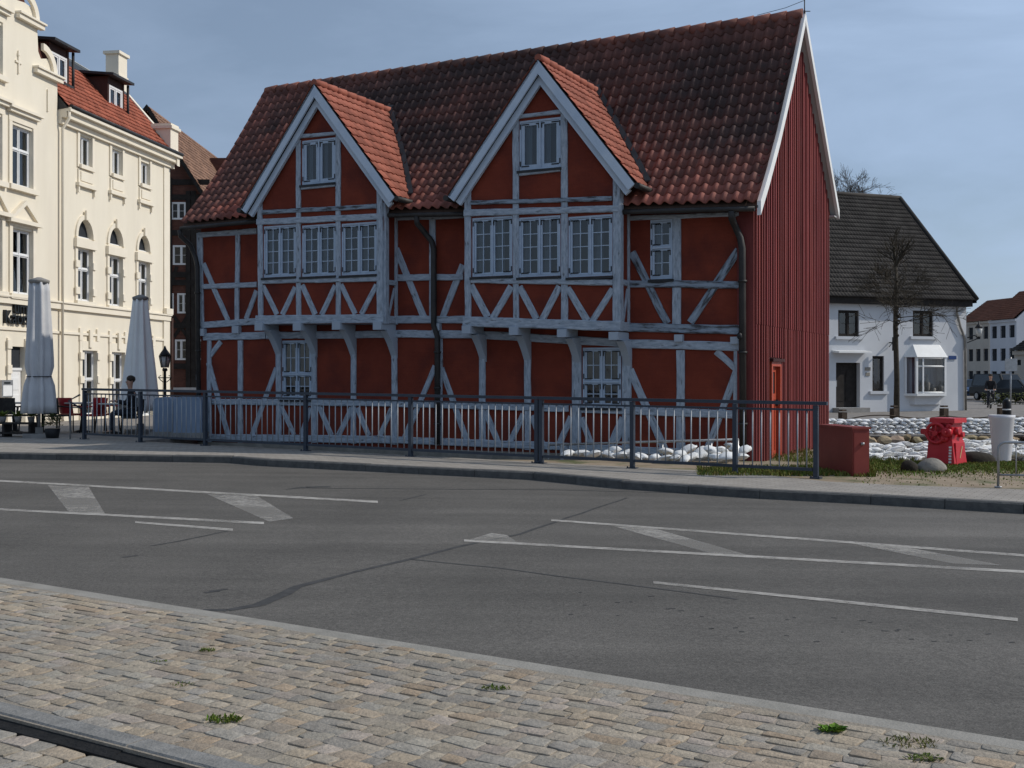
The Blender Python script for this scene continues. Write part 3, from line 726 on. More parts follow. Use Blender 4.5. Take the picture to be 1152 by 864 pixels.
# gutters along the main eave and downpipes
def eavept(s, dz): return H(s, -OV-.05, eave_z(s)+dz)
for pa, pb in ((205,291),(427,524),(696,850)):
    a, b = PE.hit(pa,245)[0], PE.hit(pb,240)[0]
    gt = MB(); gt.tube([eavept(lerp(a,b,i/6), -.05) for i in range(7)], .048, 10)
    sfb = [H(lerp(a,b,i/6), -OV+.02, eave_z(lerp(a,b,i/6))-.07) for i in range(7)]
    gt.build('gutter', M['gutter'], HB)
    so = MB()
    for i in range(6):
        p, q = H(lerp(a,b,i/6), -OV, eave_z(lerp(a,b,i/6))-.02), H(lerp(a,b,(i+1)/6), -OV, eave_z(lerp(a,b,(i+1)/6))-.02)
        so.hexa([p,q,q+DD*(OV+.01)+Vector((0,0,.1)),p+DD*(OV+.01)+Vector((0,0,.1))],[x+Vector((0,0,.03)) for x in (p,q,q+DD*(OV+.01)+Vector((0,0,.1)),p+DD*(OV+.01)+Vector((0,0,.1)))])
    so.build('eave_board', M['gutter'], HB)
def dpipe(px_e, y_e, pts, r):
    mb = MB(); k, z = PE.hit(px_e, y_e); path = [H(k, -OV-.05, eave_z(k)-.08), H(k, -OV-.03, eave_z(k)-.22)]
    path += [P0.at(x, y, d) for x, y, d in pts]
    mb.tube(path, r, 10)
    for i in range(3):
        a, b = Vector(path[-2]), Vector(path[-1]); c = a.lerp(b, .15+.33*i); mb.tube([c-Vector((0,0,.02)), c+Vector((0,0,.02))], r*1.3, 10)
    mb.build('downpipe', M['gutter'], HB)
dpipe(204, 258, [(214,276,.12),(220,290,.12),(222,300,.12),(224,497,.12)], .055)
dpipe(470, 246, [(478,262,.14),(486,272,.12),(488,280,.12),(488,366,.12),(492,378,.12),(492,500,.12)], .06)
dpipe(824, 241, [(826,252,.14),(833,268,.13),(835,280,.13),(836,523,.13)], .065)
lm = MB(); p = P0.at(832,378,.2); lm.tube([P0.at(832,370,.05),P0.at(832,372,.25)],.015,6); lm.blob(p,.05,.05,.07,0,2,.0); lm.build('wall_lamp', M['iron'], HB)
# ================================================================== ground, road, kerbs
def slab(name, pts, matl, depth=1.4, top=0.0):
    """ground sheet over plan points, following the cross fall, with solid sides."""
    mb = MB(); pts = [Vector(p) for p in pts]; n = len(pts)
    mb.v += pts+[Vector((p.x,p.y,-depth)) for p in pts]
    for t in tessellate_polygon([[Vector((p.x,p.y,0)) for p in pts]]): mb.f.append(tuple(t)); mb.uv.append(None); mb.c.append(None)
    for i in range(n):
        j = (i+1) % n; mb.f.append((i,j,n+j,n+i)); mb.uv.append(None); mb.c.append(None)
    o = mb.build(name, matl); return struct(o)
gm = MB(); gm.face([(-1500,-300,-1.45),(1500,-300,-1.45),(1500,2500,-1.45),(-1500,2500,-1.45)]); struct(gm.build('ground', M['street_setts'], fix=False))
def ext(a, b, t): return a+(b-a)*t
KERB = [(0,516.5),(260,521),(300,524.5),(600,540),(700,550),(855,561),(980,567.5),(1152,578)]
kb = [ghit(x, y) for x, y in KERB]
def onz(p, dz): return Vector((p.x, p.y, g(p.x)+dz))
kb = [onz(ext(kb[0],kb[1],-5), 0)]+kb+[onz(ext(kb[-2],kb[-1],7), 0)]
NE0, NE1 = ghit(0,652), ghit(1152,838)
ndir = (NE1-NE0); ndir.z = 0; ndir.normalize(); nper = Vector((-ndir.y, ndir.x, 0))   # towards the road
near = [onz(NE0-ndir*14, 0), onz(NE1+ndir*16, 0)]
def subdiv(a, b, n): return [a.lerp(b, i/n) for i in range(n+1)]
nl = [onz(p, 0) for p in subdiv(near[0], near[1], 24)]
slab('road', nl+[onz(p,0) for p in reversed(kb)], M['asphalt'])
# kerb stones
ks = MB(); kper = Vector((.5,.86,0))
tot = 0; top = []
for a, b in zip(kb, kb[1:]):
    L = (b-a).length; m = max(1, round(L/1.0)); d = (b-a).normalized(); pe = Vector((-d.y, d.x, 0)); 
    for i in range(m):
        p, q = a.lerp(b, i/m), a.lerp(b, (i+1)/m-.008/max(L,.1)); j = R.uniform(-.006,.006); q_ = R.uniform(.42,.56)
        hh = .12+j
        A = [onz(p,-.3), onz(p+pe*.18,-.3), onz(p+pe*.18,hh), onz(p+pe*.02,hh), onz(p,hh-.02)]; B = [onz(q,-.3), onz(q+pe*.18,-.3), onz(q+pe*.18,hh), onz(q+pe*.02,hh), onz(q,hh-.02)]
        ks.idx(A+B, [(4,3,2,1,0),(5,6,7,8,9)]+[(k,(k+1)%5,5+(k+1)%5,5+k) for k in range(5)], (q_,q_,q_))
struct(ks.build('kerb', M['kerb_dark']))
# pavement between kerb and railing
RL0, RL1 = Vector((-9.62,25.72,0)), Vector((3.55,17.76,0)); rdir = (RL1-RL0).normalized(); rper = Vector((-rdir.y, rdir.x, 0))
back = [RL0-rdir*12+rper*.25, RL0+rper*.25, RL1+rper*.25]+[ghit(x,y,.12) for x,y in ((930,541),(1010,545),(1152,550))]
back.append(ext(back[-2],back[-1],7))
kin = []
for i, p in enumerate(kb):
    d = (kb[min(i+1,len(kb)-1)]-kb[max(0,i-1)]).normalized(); kin.append(onz(p+Vector((-d.y,d.x,0))*.17, .112))
bk = [onz(p,.112) for p in back]
slab('pavement', kin+list(reversed(bk)), M['paving'])
# terrace ground on the left, verge on the right, low yard between railing and house
slab('terrace', [onz(p,.105) for p in (RL0-rdir*12+rper*.25, RL0+rdir*1.55+rper*.25)]+[Vector(p) for p in ((-7.6,27.4,.24),(-5,33.6,.2),(-6,70,.2),(-60,70,.2),(-60,40,.25))], M['street_setts'])
YA = RL0+rdir*10.5+rper*.25
slab('yard_low', [Vector((p.x,p.y,-.75)) for p in (RL0+rdir*1.55+rper*.25, YA, Vector((1.6,23.4,0)), Vector((-7.4,28,0)))], M['rock_grey'])
vb_ = [onz(p,.100) for p in (YA, RL1+rper*.25)]+[Vector((p.x,p.y,onz(p,.10).z)) for p in back[3:]]
VERGE = slab('verge', vb_+[Vector((40,19,.06)),Vector((22,22.3,.06)),Vector((9.5,23.6,.07)),Vector((7.4,26.9,.05)),Vector((4.4,21.4,.05)),Vector((1.6,23.2,.0))], M['dirt'])
from mathutils.bvhtree import BVHTree
_vb = BVHTree.FromPolygons([v.co+VERGE.location for v in VERGE.data.vertices], [tuple(p.vertices) for p in VERGE.data.polygons])
def vz(p):
    h = _vb.ray_cast(Vector((p.x,p.y,3)), Vector((0,0,-1)))[0]
    return Vector((p.x,p.y,(h.z if h else onz(p,.10).z)-.004))
slab('canal_water', [Vector((4,22,-1.0)),Vector((70,22,-1.0)),Vector((90,60,-1.0)),Vector((5,40,-1.0))], M['water'], 1.44)
slab('street', [Vector((5.5,33.2,-.10)),Vector((26,35.6,-.10)),Vector((80,41,-.1)),Vector((160,70,0.05)),Vector((160,260,.05)),Vector((0,260,.05)),Vector((-1,60,.0))], M['street_setts'])
slab('far_ground', [Vector((-5.9,71,.2)),Vector((-1.2,60.2,0)),Vector((-.2,261,.05)),Vector((400,600,0)),Vector((-400,600,0)),Vector((-120,71,.2))], M['dirt'])

# road markings: thin sheets 4 mm above the asphalt
def mark(name, quad, matl, dz=.004, kind=True):
    mb = MB(); q = [ghit(x, y, dz) for x, y in quad]
    n = 12; a, b, c, d = q
    for i in range(n):
        mb.face([onz(a.lerp(b,i/n),dz), onz(a.lerp(b,(i+1)/n),dz), onz(d.lerp(c,(i+1)/n),dz), onz(d.lerp(c,i/n),dz)])
    return struct(mb.build(name, matl, fix=False))
def mline(x0, y0, x1, y1, wa, wb, m_='paint_line', dz=.004): mark('road_line', [(x0,y0-wa/2),(x1,y1-wb/2),(x1,y1+wb/2),(x0,y0+wa/2)], M[m_], dz)
mline(-60,537.5,425,564.5,1.8,2.4); mline(-60,569.8,297,588.4,2.0,2.6); mline(152,587.3,262,596,2,2.6)
mline(620,585,1230,630.6,2,2.7); mline(522,608,1230,647.5,2.4,3.0); mline(735,655,1145,697,2.6,3.6)
for q in ([(54,546),(100,548),(118,578),(77,575.5)], [(232,555.5),(290,558.5),(330,583),(303,587)], [(527,607.5),(553,599.5),(570,602),(582,610)], [(688,591.5),(738,595),(842,624.5),(798,622)], [(955,611),(1022,616),(1128,636),(1072,634)]):
    mark('hatch_marking', q, M['paint_hatch'], .004)
# tar seams and joints in the asphalt
def seam(pts, w, dz=.002, m_='tar'):
    mb = MB(); ps = [ghit(x, y, dz) for x, y in pts]; fine = []
    for a, b in zip(ps, ps[1:]):
        n = max(1, int((b-a).length/.4)); fine += [a.lerp(b, i/n)+Vector((R.uniform(-.012,.012),R.uniform(-.012,.012),0)) for i in range(n)]
    fine.append(ps[-1])
    for i, (a, b) in enumerate(zip(fine, fine[1:])):
        d = (b-a).normalized(); pe = Vector((-d.y,d.x,0)); wf = lambda t: (w(t) if callable(w) else w)*R.uniform(.75,1.2)
        w0 = w(i/len(fine)) if callable(w) else w; w1 = w((i+1)/len(fine)) if callable(w) else w
        mb.face([onz(a-pe*w0/2,dz),onz(b-pe*w1/2,dz),onz(b+pe*w1/2,dz),onz(a+pe*w0/2,dz)])
    struct(mb.build('tar_seam', M[m_], fix=False))
seam([(706,560),(640,582),(585,601),(520,614),(460,629),(400,643)], lambda t: .035+.025*t)
seam([(402,642.5),(335,660),(320,668),(290,680),(255,686),(228,686)], lambda t: .045+.06*math.sin(math.pi*min(1,t*1.3)) if t < .75 else .05)
seam([(460,629),(560,639),(700,657),(830,674)], .03)
seam([(340,549),(470,550),(620,551),(860,557)], lambda t: .06)
seam([(322,550.5),(345,548),(372,547.5)], lambda t: .2*math.sin(math.pi*min(1,max(0,t*.9+.05))))
seam([(262,596),(200,609),(170,614)], .035)
seam([(480,556),(450,563)], .03)
for c in ((238,666),(247,664),(146,626)):
    p = ghit(*c); seam([(c[0]-9,c[1]+.8),(c[0]+9,c[1]-1.4)], .04)
for i in range(34):                                           # a line of small pits in the near lane
    t = i/33; x = 640+480*t+R.uniform(-18,18); y = 676+84*t*.62+R.uniform(-16,16)
    seam([(x-3,y+.2),(x+R.uniform(0,4),y+R.uniform(-.1,.3))], .018)

# concrete edging strip, setts, kerb and footway on the near side
eg = MB()
ew = .15
for i in range(60):
    a, b = near[0].lerp(near[1], i/60), near[0].lerp(near[1], (i+1)/60); j = .012*math.sin(i*2.1)
    eg.hexa([onz(a+nper*.02,-.3),onz(b+nper*.02,-.3),onz(b-nper*(ew+j),-.3),onz(a-nper*(ew+.012*math.sin(i*2.1-2.1)),-.3)],[onz(a+nper*.02,.010),onz(b+nper*.02,.010),onz(b-nper*(ew+j),.012),onz(a-nper*(ew+.012*math.sin(i*2.1-2.1)),.012)])
struct(eg.build('edging_strip', mat('pale_edging_concrete', (.24,.225,.195), (.31,.29,.255), 5, .9, .3, 60)))
K0, K1 = ghit(0,797), ghit(290,863)
dK = -(K0-NE0).dot(nper); dK2 = -(K1-NE0).dot(nper); WS = (dK+dK2)/2+.13            # width of the sett strip
def strip_pt(t, w, z): 
    p = NE0+ndir*t-nper*w; return onz(p, z)
slab('sett_bed', [strip_pt(t, ew-.02, .0150) for t in [-14+1.5*i for i in range(26)]]+[strip_pt(t, WS, .0150) for t in [23.5-1.5*i for i in range(26)]], M['joint'])
slab('footway_bed', [strip_pt(t, WS+.045, -.035) for t in [-14+1.5*i for i in range(26)]]+[strip_pt(t, WS+4.5, -.035) for t in [23.5-1.5*i for i in range(26)]], M['joint'])
SETT_COL = [(.55,.49,.42),(.52,.46,.40),(.50,.46,.42),(.52,.49,.44),(.57,.53,.47),(.58,.54,.48),(.49,.49,.48),(.48,.475,.47),(.59,.53,.45),(.52,.48,.44),(.46,.455,.45),(.56,.52,.50),(.58,.49,.40),(.54,.51,.47),(.54,.53,.50)]
def setts(name, t0, t1, w0, w1, ztop, sz=(.155,.115), seed=1, wear=1.0):
    rnd = random.Random(seed); mb = MB(); w = w0
    row = 0
    while w < w1-.03:
        rw = sz[1]*rnd.uniform(.85,1.2); rw = min(rw, w1-w)
        t = t0+rnd.uniform(-.1,0)
        ph = rnd.uniform(0,6)
        while t < t1:
            L = sz[0]*rnd.choice((.62,.8,.95,1.0,1.1,1.25,1.45))*rnd.uniform(.9,1.1)
            gp = rnd.uniform(.003,.009)
            if not rnd.random() < .006:
                z = ztop+rnd.uniform(-.0035,.002); tz = [rnd.uniform(-.0025,.0025) for _ in range(4)]
                jx = lambda: rnd.uniform(-.014,.014)
                wv = .030*math.sin(t*1.3+w*.8)+.012*math.sin(t*4.1+w*3)
                cs = [(t+jx(), w+gp/2+wv+jx()), (t+L-gp+jx(), w+gp/2+wv+jx()), (t+L-gp+jx(), w+rw-gp/2+wv+jx()), (t+jx(), w+rw-gp/2+wv+jx())]
                cx = sum(c[0] for c in cs)/4; cy = sum(c[1] for c in cs)/4
                c = rnd.choice(SETT_COL); k = rnd.uniform(.74,1.0)*(1+.07*math.sin(t*.9+1.3)*math.sin(w*2.1+.4)); c = tuple(x*k for x in c)
                # rounded shoulders: three loops and a slightly domed top
                loops = []
                for s_, dz in ((1.0,-.05),(1.0,-.0035),(.985,-.001),(.93,.0)):
                    lp = []
                    for i, (a, b) in enumerate(cs):
                        nx = cs[(i+1)%4]; ch = .08
                        pv = cs[i-1]
                        for (e, f) in ((a+(pv[0]-a)*ch, b+(pv[1]-b)*ch), (a+(nx[0]-a)*ch, b+(nx[1]-b)*ch)):
                            lp.append(strip_pt(cx+(e-cx)*s_, cy+(f-cy)*s_, z+dz+tz[i]))
                    loops.append(lp)
                vs = [p for l in loops for p in l]; fs = []
                for q in range(3):
                    for i in range(8): fs.append((q*8+i, q*8+(i+1)%8, (q+1)*8+(i+1)%8, (q+1)*8+i))
                fs.append(tuple(24+i for i in range(8)))
                mb.idx(vs, fs, c)
                n_ = len(mb.f)
                for q in range(n_-9, n_): mb.smooth.add(q)
            t += L
        w += rw; row += 1
    o = mb.build(name, M['cobble'], fix=True); return struct(o)
setts('sett_paving', -4.2, 9.5, ew+.0, WS-.13, .020, (.128,.092), 1)
setts('footway_setts', -3.0, 6.5, WS+.045, WS+2.6, -.018, (.13,.095), 2)
kn = MB(); t = -8.0
while t < 12:
    L = R.uniform(.85,1.15); z = .022+R.uniform(-.006,.006); q = R.uniform(.42,.56)
    A = [strip_pt(t,WS-.12,-.3),strip_pt(t,WS-.002,-.3),strip_pt(t,WS-.002,z-.02),strip_pt(t,WS-.02,z),strip_pt(t,WS-.12,z)]
    B = [strip_pt(t+L-.012,WS-.12,-.3),strip_pt(t+L-.012,WS-.002,-.3),strip_pt(t+L-.012,WS-.002,z-.02),strip_pt(t+L-.012,WS-.02,z),strip_pt(t+L-.012,WS-.12,z)]
    kn.idx(A+B, [(4,3,2,1,0),(5,6,7,8,9)]+[(k,(k+1)%5,5+(k+1)%5,5+k) for k in range(5)], (q,q,q*.98)); t += L
struct(kn.build('near_kerb', M['granite']))
kshade = MB()  # near-black strip painted in for the shade on the kerb riser
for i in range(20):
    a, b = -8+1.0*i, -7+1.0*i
    kshade.hexa([strip_pt(a,WS+.0005,-.3),strip_pt(b,WS+.0005,-.3),strip_pt(b,WS+.06,-.3),strip_pt(a,WS+.06,-.3)],[strip_pt(a,WS+.0005,.002+R.uniform(-.003,.003)),strip_pt(b,WS+.0005,.002+R.uniform(-.003,.003)),strip_pt(b,WS+.06,-.012),strip_pt(a,WS+.06,-.012)])
struct(kshade.build('kerb_shade_strip', mat('kerb_shade_black', (.010,.010,.010), (.02,.019,.018), 12, .9, .5, 50)))
# weeds in the joints
def weed(px, py, r, n, label, h=.06, cols=((.30,.42,.12),(.45,.6,.2)), seed=0, flat=False):
    rnd = random.Random(seed); p = ghit(px, py, .015); mb = MB()
    for i in range(n):
        a = rnd.uniform(0,6.28); q = p+Vector((math.cos(a),math.sin(a)*.6,0))*r*math.sqrt(rnd.random()); b = rnd.uniform(0,6.28); L = h*rnd.uniform(.5,1.1)
        tip = q+Vector((math.cos(b)*L*.8, math.sin(b)*L*.8, L*(.5 if flat else .9))); w = Vector((-math.sin(b),math.cos(b),0))*L*(.16 if not flat else .3)
        c = tuple(rnd.uniform(x, y) for x, y in zip(*cols)); m_ = q.lerp(tip,.55)+Vector((0,0,L*.15))
        mb.face([q,m_-w,tip,m_+w], col=c)
    tag(mb.build('weed', M['grass'], fix=False), label, 'weed')
weed(252,812,.075,120,'wide grass tuft between the setts near the kerb end',.032,seed=1)
weed(558,776,.07,90,'low grassy tuft in the middle of the setts',.024,seed=2)
weed(232,733,.05,60,'tiny green tuft high up in the setts',.022,seed=3)
weed(935,823,.05,70,'bright green leafy weed at the edge of the road',.05,((.35,.6,.12),(.5,.85,.2)),4,True)
weed(180,745,.05,40,'faint moss patch left of the tiny tuft',.015,seed=5)
weed(205,771,.06,50,'thin flat tuft below the faint moss patch',.016,seed=6)
weed(1022,838,.14,120,'withered brown weeds in the joints near the edging',.026,((.42,.38,.26),(.55,.52,.33)),7)
weed(1040,855,.07,50,'dull green creeper below the withered weeds',.03,((.3,.36,.15),(.4,.45,.2)),8,True)

# ================================================================== railing along the bridge
def railing(label, x_posts, first, last, extend=0.0):
    pts = []
    for px in x_posts:
        r = (px-CX)/F; k = (r*RL0.y-RL0.x)/(rdir.x-r*rdir.y); pts.append(k)
    o = RL0+rdir*pts[0]
    T = thing('bridge_railing', label, 'railing', (o.x, o.y, g(o.x)+.11), 'railings along the pavement')
    P = Plane(RL0.x, RL0.y, rdir.x, rdir.y); H_ = 1.10
    zb = lambda k: g(RL0.x+rdir.x*k)+.112
    for i, k in enumerate(pts):
        mb = MB(); z = zb(k); mb.pbox(P, k-.034, k+.034, z-.05, z+H_-.02, -.034, .034); mb.pbox(P, k-.075, k+.075, z-.02, z+.012, -.075, .075)
        for e in (-.06,.06): mb.tube([P.pt(k+e,z+.01,.06),P.pt(k+e,z+.035,.06)],.012,6)
        mb.build('post', M['rail'], T)
    def rail(nm, k0, k1, dz0, dz1, hw):
        mb = MB(); n = 8
        for i in range(n):
            a, b = lerp(k0,k1,i/n), lerp(k0,k1,(i+1)/n)
            mb.hexa([P.pt(a,zb(a)+dz0,hw),P.pt(a,zb(a)+dz0,-hw),P.pt(a,zb(a)+dz1,-hw),P.pt(a,zb(a)+dz1,hw)],[P.pt(b,zb(b)+dz0,hw),P.pt(b,zb(b)+dz0,-hw),P.pt(b,zb(b)+dz1,-hw),P.pt(b,zb(b)+dz1,hw)])
        mb.build(nm, M['rail'], T)
    rail('handrail', pts[0]-.05, pts[-1]+.05+extend, H_-.015, H_+.035, .042)
    rail('upper_rail', pts[0]+.046, pts[-1]-.046, H_-.105, H_-.075, .022)
    rail('lower_rail', pts[0]+.046, pts[-1]-.046, .10, .145, .022)
    for a, b in zip(pts, pts[1:]):
        n = max(2, round((b-a)/.143))
        for i in range(1, n):
            k = lerp(a, b, i/n); z = zb(k); mb = MB(); mb.tube([P.pt(k,z+.14,0),P.pt(k,z+H_-.10,0)],.0105,8); mb.build('baluster', M['baluster'], T)
railing('long dark blue railing from the parasols to the joint at mid bridge', [95,158,231,344,462,604], 0, 0)
railing('shorter dark blue railing from the joint at mid bridge to the boarded gable', [609,711.5,827,918], 0, 0, .12)
# ================================================================== cream buildings on the left
PCR = Plane(-14.58, 39.0, .1513, .9885)
def crect(x0, yt, yb, x1):
    k0, zt = PCR.hit(x0, yt); _, zb = PCR.hit(x0, yb); return [k0, PCR.hit(x1, 400)[0], zb, zt]
CB1 = thing('gabled_house', 'tall cream rendered house with a scalloped gable and a white door', 'house', (PCR.pt(-3,0,-4).x, PCR.pt(-3,0,-4).y, .2))
CB2 = thing('town_house', 'cream town house with arched windows under an orange roof with dormers', 'house', (PCR.pt(3,0,-4).x, PCR.pt(3,0,-4).y, .2))
KB = PCR.hit(64.5, 300)[0]; KE = PCR.hit(190, 300)[0]
zg = .16
def arch(k0, k1, z0, z1, n=10):
    c = (k0+k1)/2; w = (k1-k0)/2; return [(k0,z0),(k1,z0)]+[(c+w*math.cos(math.pi*i/n), z0+(z1-z0)*math.sin(math.pi*i/n)) for i in range(1, n)]
def win_c(r, par, **kw):
    kw2 = dict(fm=M['white_win'], cols=2, rows=2, split=.62, grid=(1,1), depth=-.13, fw=.045, sash=.034, hinges=False); kw2.update(kw)
    return pane_window(PCR, r[0], r[1], r[2], r[3], par, **kw2)
def band(par, k0, k1, z0, z1, d, nm='cornice', m_='cream_trim', d0=.0):
    mb = MB(); mb.pbox(PCR, k0, k1, z0, z1, d0, d); 
    if z1-z0 > .12: mb.pbox(PCR, k0, k1, z1+.0005, z1+.05, d0, d+.05)
    return mb.build(nm, M[m_], par)
# --- tall scalloped house
pr = [(64.5,94),(66,93),(63,82),(59,72),(53,66),(46,66),(43,58),(42,34),(45,33),(43,22),(37,10),(28,3),(19,0),(17,-30),(19,-31),(15,-42),(8,-50),(-2,-54)]
prof = [PCR.hit(x, y) for x, y in pr]
kmid = prof[-1][0]; mir = [(2*kmid-k, z) for k, z in reversed(prof[:-1])]
wA, wB, wC = crect(12.5,139,207,36), crect(13,256,330,36), crect(-16,20,78,1.5)
wA2, wB2 = crect(-14,126,200,1), crect(-14,246,326,1)
dr = crect(11,389.5,478,27); dr[2] = zg+.05
holes = [rect(*r) for r in (wA,wB,wC,dr,wA2,wB2)]
wall(PCR, [(mir[-1][0],zg-.3),(KB,zg-.3)]+prof+mir, holes, .3, M['cream'], CB1)
bd = MB(); bd.pbox(PCR, mir[-1][0], KB, zg-.3, 11.5, -9, -.301); bd.build('side_walls', M['cream'], CB1)
rf = MB(); za = prof[8][1]
rf.hexa([PCR.pt(mir[-1][0],11.4,-.31),PCR.pt(KB,11.4,-.31),PCR.pt(kmid+.05,16.2,-.31),PCR.pt(kmid-.05,16.2,-.31)],[PCR.pt(mir[-1][0],11.4,-9),PCR.pt(KB,11.4,-9),PCR.pt(kmid+.05,16.2,-9),PCR.pt(kmid-.05,16.2,-9)]); rf.build('roof', M['tile_cream'], CB1)
for i, r in enumerate((wA,wB,wC,wA2,wB2)):
    w_ = win_c(r, CB1)
    sr = MB(); t_ = .16
    sr.pbox(PCR, r[0]-t_, r[0]-.002, r[2], r[3]+.08, .0, .05); sr.pbox(PCR, r[1]+.002, r[1]+t_, r[2], r[3]+.08, .0, .05)
    sr.pbox(PCR, r[0]-t_-.05, r[1]+t_+.05, r[2]-.16, r[2]-.002, .0, .14)
    if i in (0,2,3):
        sr.pbox(PCR, r[0]-t_, r[1]+t_, r[3]+.09, r[3]+.34, 0, .04); sr.pbox(PCR, r[0]-t_-.1, r[1]+t_+.1, r[3]+.341, r[3]+.45, 0, .16); sr.pbox(PCR, r[0]-t_-.16, r[1]+t_+.16, r[3]+.451, r[3]+.53, 0, .24)
    else:
        z0 = r[3]+.16; a, b = r[0]-t_-.12, r[1]+t_+.12; c = (a+b)/2
        sr.pbox(PCR, r[0]-t_, r[1]+t_, r[3]+.081, z0-.001, 0, .04)
        sr.pbox(PCR, a-.05, b+.05, z0, z0+.12, 0, .2)
        sr.extrude([PCR.pt(a,z0+.121,0),PCR.pt(b,z0+.121,0),PCR.pt(c,z0+.72,0)], Vector((PCR.n.x,PCR.n.y,0))*.07)
        for s in (a, b):
            sr.extrude([PCR.pt(s,z0+.121,.07),PCR.pt(s+(c-s)*.22,z0+.121,.07),PCR.pt(c,z0+.60,.07),PCR.pt(c,z0+.74,.07)], Vector((PCR.n.x,PCR.n.y,0))*.10)
    sr.build('window_surround', M['cream_trim'], CB1)
# scallop ledges and quarter-round hoods
for (xa, ya), (xb, yb), (ax0, ax1, at) in (((17,18),(45.5,34),(26,42,6)), ((37,80),(66.5,94),(46,62,67))):
    k0, z0 = PCR.hit(xa, ya); k1, z1 = PCR.hit(xb, yb); z = z1
    mb = MB(); mb.pbox(PCR, k0, k1, z-.02, z+.12, 0, .16); mb.pbox(PCR, k0-.02, k1+.04, z+.121, z+.18, 0, .22)
    ka, kb_ = PCR.hit(ax0, 50)[0], PCR.hit(ax1, 50)[0]; w = kb_-ka
    for i in range(8):
        a0, a1 = math.pi/2*i/8*1.0, math.pi/2*(i+1)/8
        q = [PCR.pt(ka+w*math.sin(a)*s, z+.19+w*1.0*math.cos(a)*s, 0) for a, s in ((a0,.72),(a1,.72),(a1,.98),(a0,.98))]
        mb.extrude(q, Vector((PCR.n.x,PCR.n.y,0))*.10)
    mb.build('gable_ledge', M['cream_trim'], CB1)
for x, y in ((20,70),(53,113)):
    k, z = PCR.hit(x, y); mb = MB(); mb.pbox(PCR,k-.03,k+.03,z-.35,z+.35,0,.05)
    if x == 20: mb.pbox(PCR,k-.16,k+.16,z-.03,z+.03,0,.045); mb.pbox(PCR,k-.05,k+.05,z+.2,z+.28,0,.06)
    mb.build('wall_anchor', M['cream_trim'], CB1)
def zline(x, y): return PCR.hit(x, y)[1]
zc = zline(100, 347.5)
band(CB1, mir[-1][0], KB-.0, zc-.12, zc+.08, .10); band(CB2, KB+.002, KE+.0, zc-.12, zc+.08, .102)
z2 = zline(66, 373.5)
band(CB1, mir[-1][0], KB, z2-.05, z2+.03, .05, 'moulding'); band(CB2, KB+.002, KE, z2-.05, z2+.03, .052, 'moulding')
# door, transom, surround
do = MB(); zt_ = dr[3]-.65
do.pbox(PCR, dr[0], dr[1], dr[2], zt_-.08, -.16, -.10); do.pbox(PCR, dr[0], dr[1], zt_-.08, zt_, -.16, -.06)
for zz0, zz1 in ((.2,.9),(1.05,zt_-dr[2]-.3)): do.pbox(PCR, dr[0]+.12, dr[1]-.12, dr[2]+zz0, dr[2]+zz1, -.101, -.085)
d_o = do.build('door', M['white_win'], CB1)
tr = MB(); tr.pbox(PCR, dr[0]+.02, dr[1]-.02, zt_+.001, dr[3]-.02, -.16, -.13); tr.build('transom_pane', M['room'], d_o)
hh = MB(); hh.pbox(PCR, dr[0]+.1, dr[0]+.14, dr[2]+.95, dr[2]+1.25, -.099, -.03); hh.build('handle', M['iron'], d_o)
ds = MB(); ds.pbox(PCR, dr[0]-.18, dr[0]-.002, zg-.2, dr[3]+.25, 0, .05); ds.pbox(PCR, dr[1]+.002, dr[1]+.18, zg-.2, dr[3]+.25, 0, .05)
for zz in (dr[2]+.7, dr[2]+1.55, dr[2]+2.3): ds.pbox(PCR, dr[0]-.22, dr[0]-.003, zz, zz+.26, .0501, .09); ds.pbox(PCR, dr[1]+.003, dr[1]+.22, zz, zz+.26, .0501, .09)
ds.build('door_surround', M['cream_trim'], CB1)
# menu case and dark raised lettering over the door
mc = MB(); k0, zt1 = PCR.hit(-2, 427.5); k1, _ = PCR.hit(10.5, 430); zb1 = PCR.hit(0, 447)[1]
mc.pbox(PCR, k0, k1, zb1, zt1, .0, .12); mco = tag(mc.build('menu_case', M['galv']), 'glazed menu display case on the wall beside the white door', 'display case')
mp_ = MB(); mp_.pbox(PCR, k0+.05, k1-.05, zb1+.04, zt1-.16, .1201, .13); mp_.build('paper_sheet', M['white_win'], mco)
mp_ = MB(); mp_.pbox(PCR, k0+.12, k0+.42, zt1-.11, zt1-.06, .1201, .135); mp_.build('heading_bar', M['sign_dark'], mco)
def text_on(P, s, k, z, h, d, matl, parent=None, name='lettering', depth=.02, xs=1.0):
    cu = bpy.data.curves.new(name, 'FONT'); cu.body = s; cu.size = h*1.4; cu.extrude = depth; cu.align_x = 'LEFT'
    o = bpy.data.objects.new(name, cu); COL.objects.link(o)
    dg = bpy.context.evaluated_depsgraph_get(); me = bpy.data.meshes.new_from_object(o.evaluated_get(dg)); bpy.data.objects.remove(o); bpy.data.curves.remove(cu)
    mtx = Matrix(((P.t.x*xs,0,P.n.x,0),(P.t.y*xs,0,P.n.y,0),(0,1,0,0),(0,0,0,1))); me.transform(mtx)
    p = P.pt(k, z, d); org = rootloc(parent) if parent else Vector((0,0,0))
    me.transform(Matrix.Translation(p-org)); me.materials.clear(); me.materials.append(matl)
    o = bpy.data.objects.new(name, me); COL.objects.link(o)
    if parent: o.parent = parent
    return o
kx, z_ = PCR.hit(13, 352); t1 = text_on(PCR, 'umul', kx, z_, .40, .05, M['sign_dark'], None, 'sign_letters', .05, 1.0); tag(t1, 'upper row of dark raised letters over the white door', 'sign')
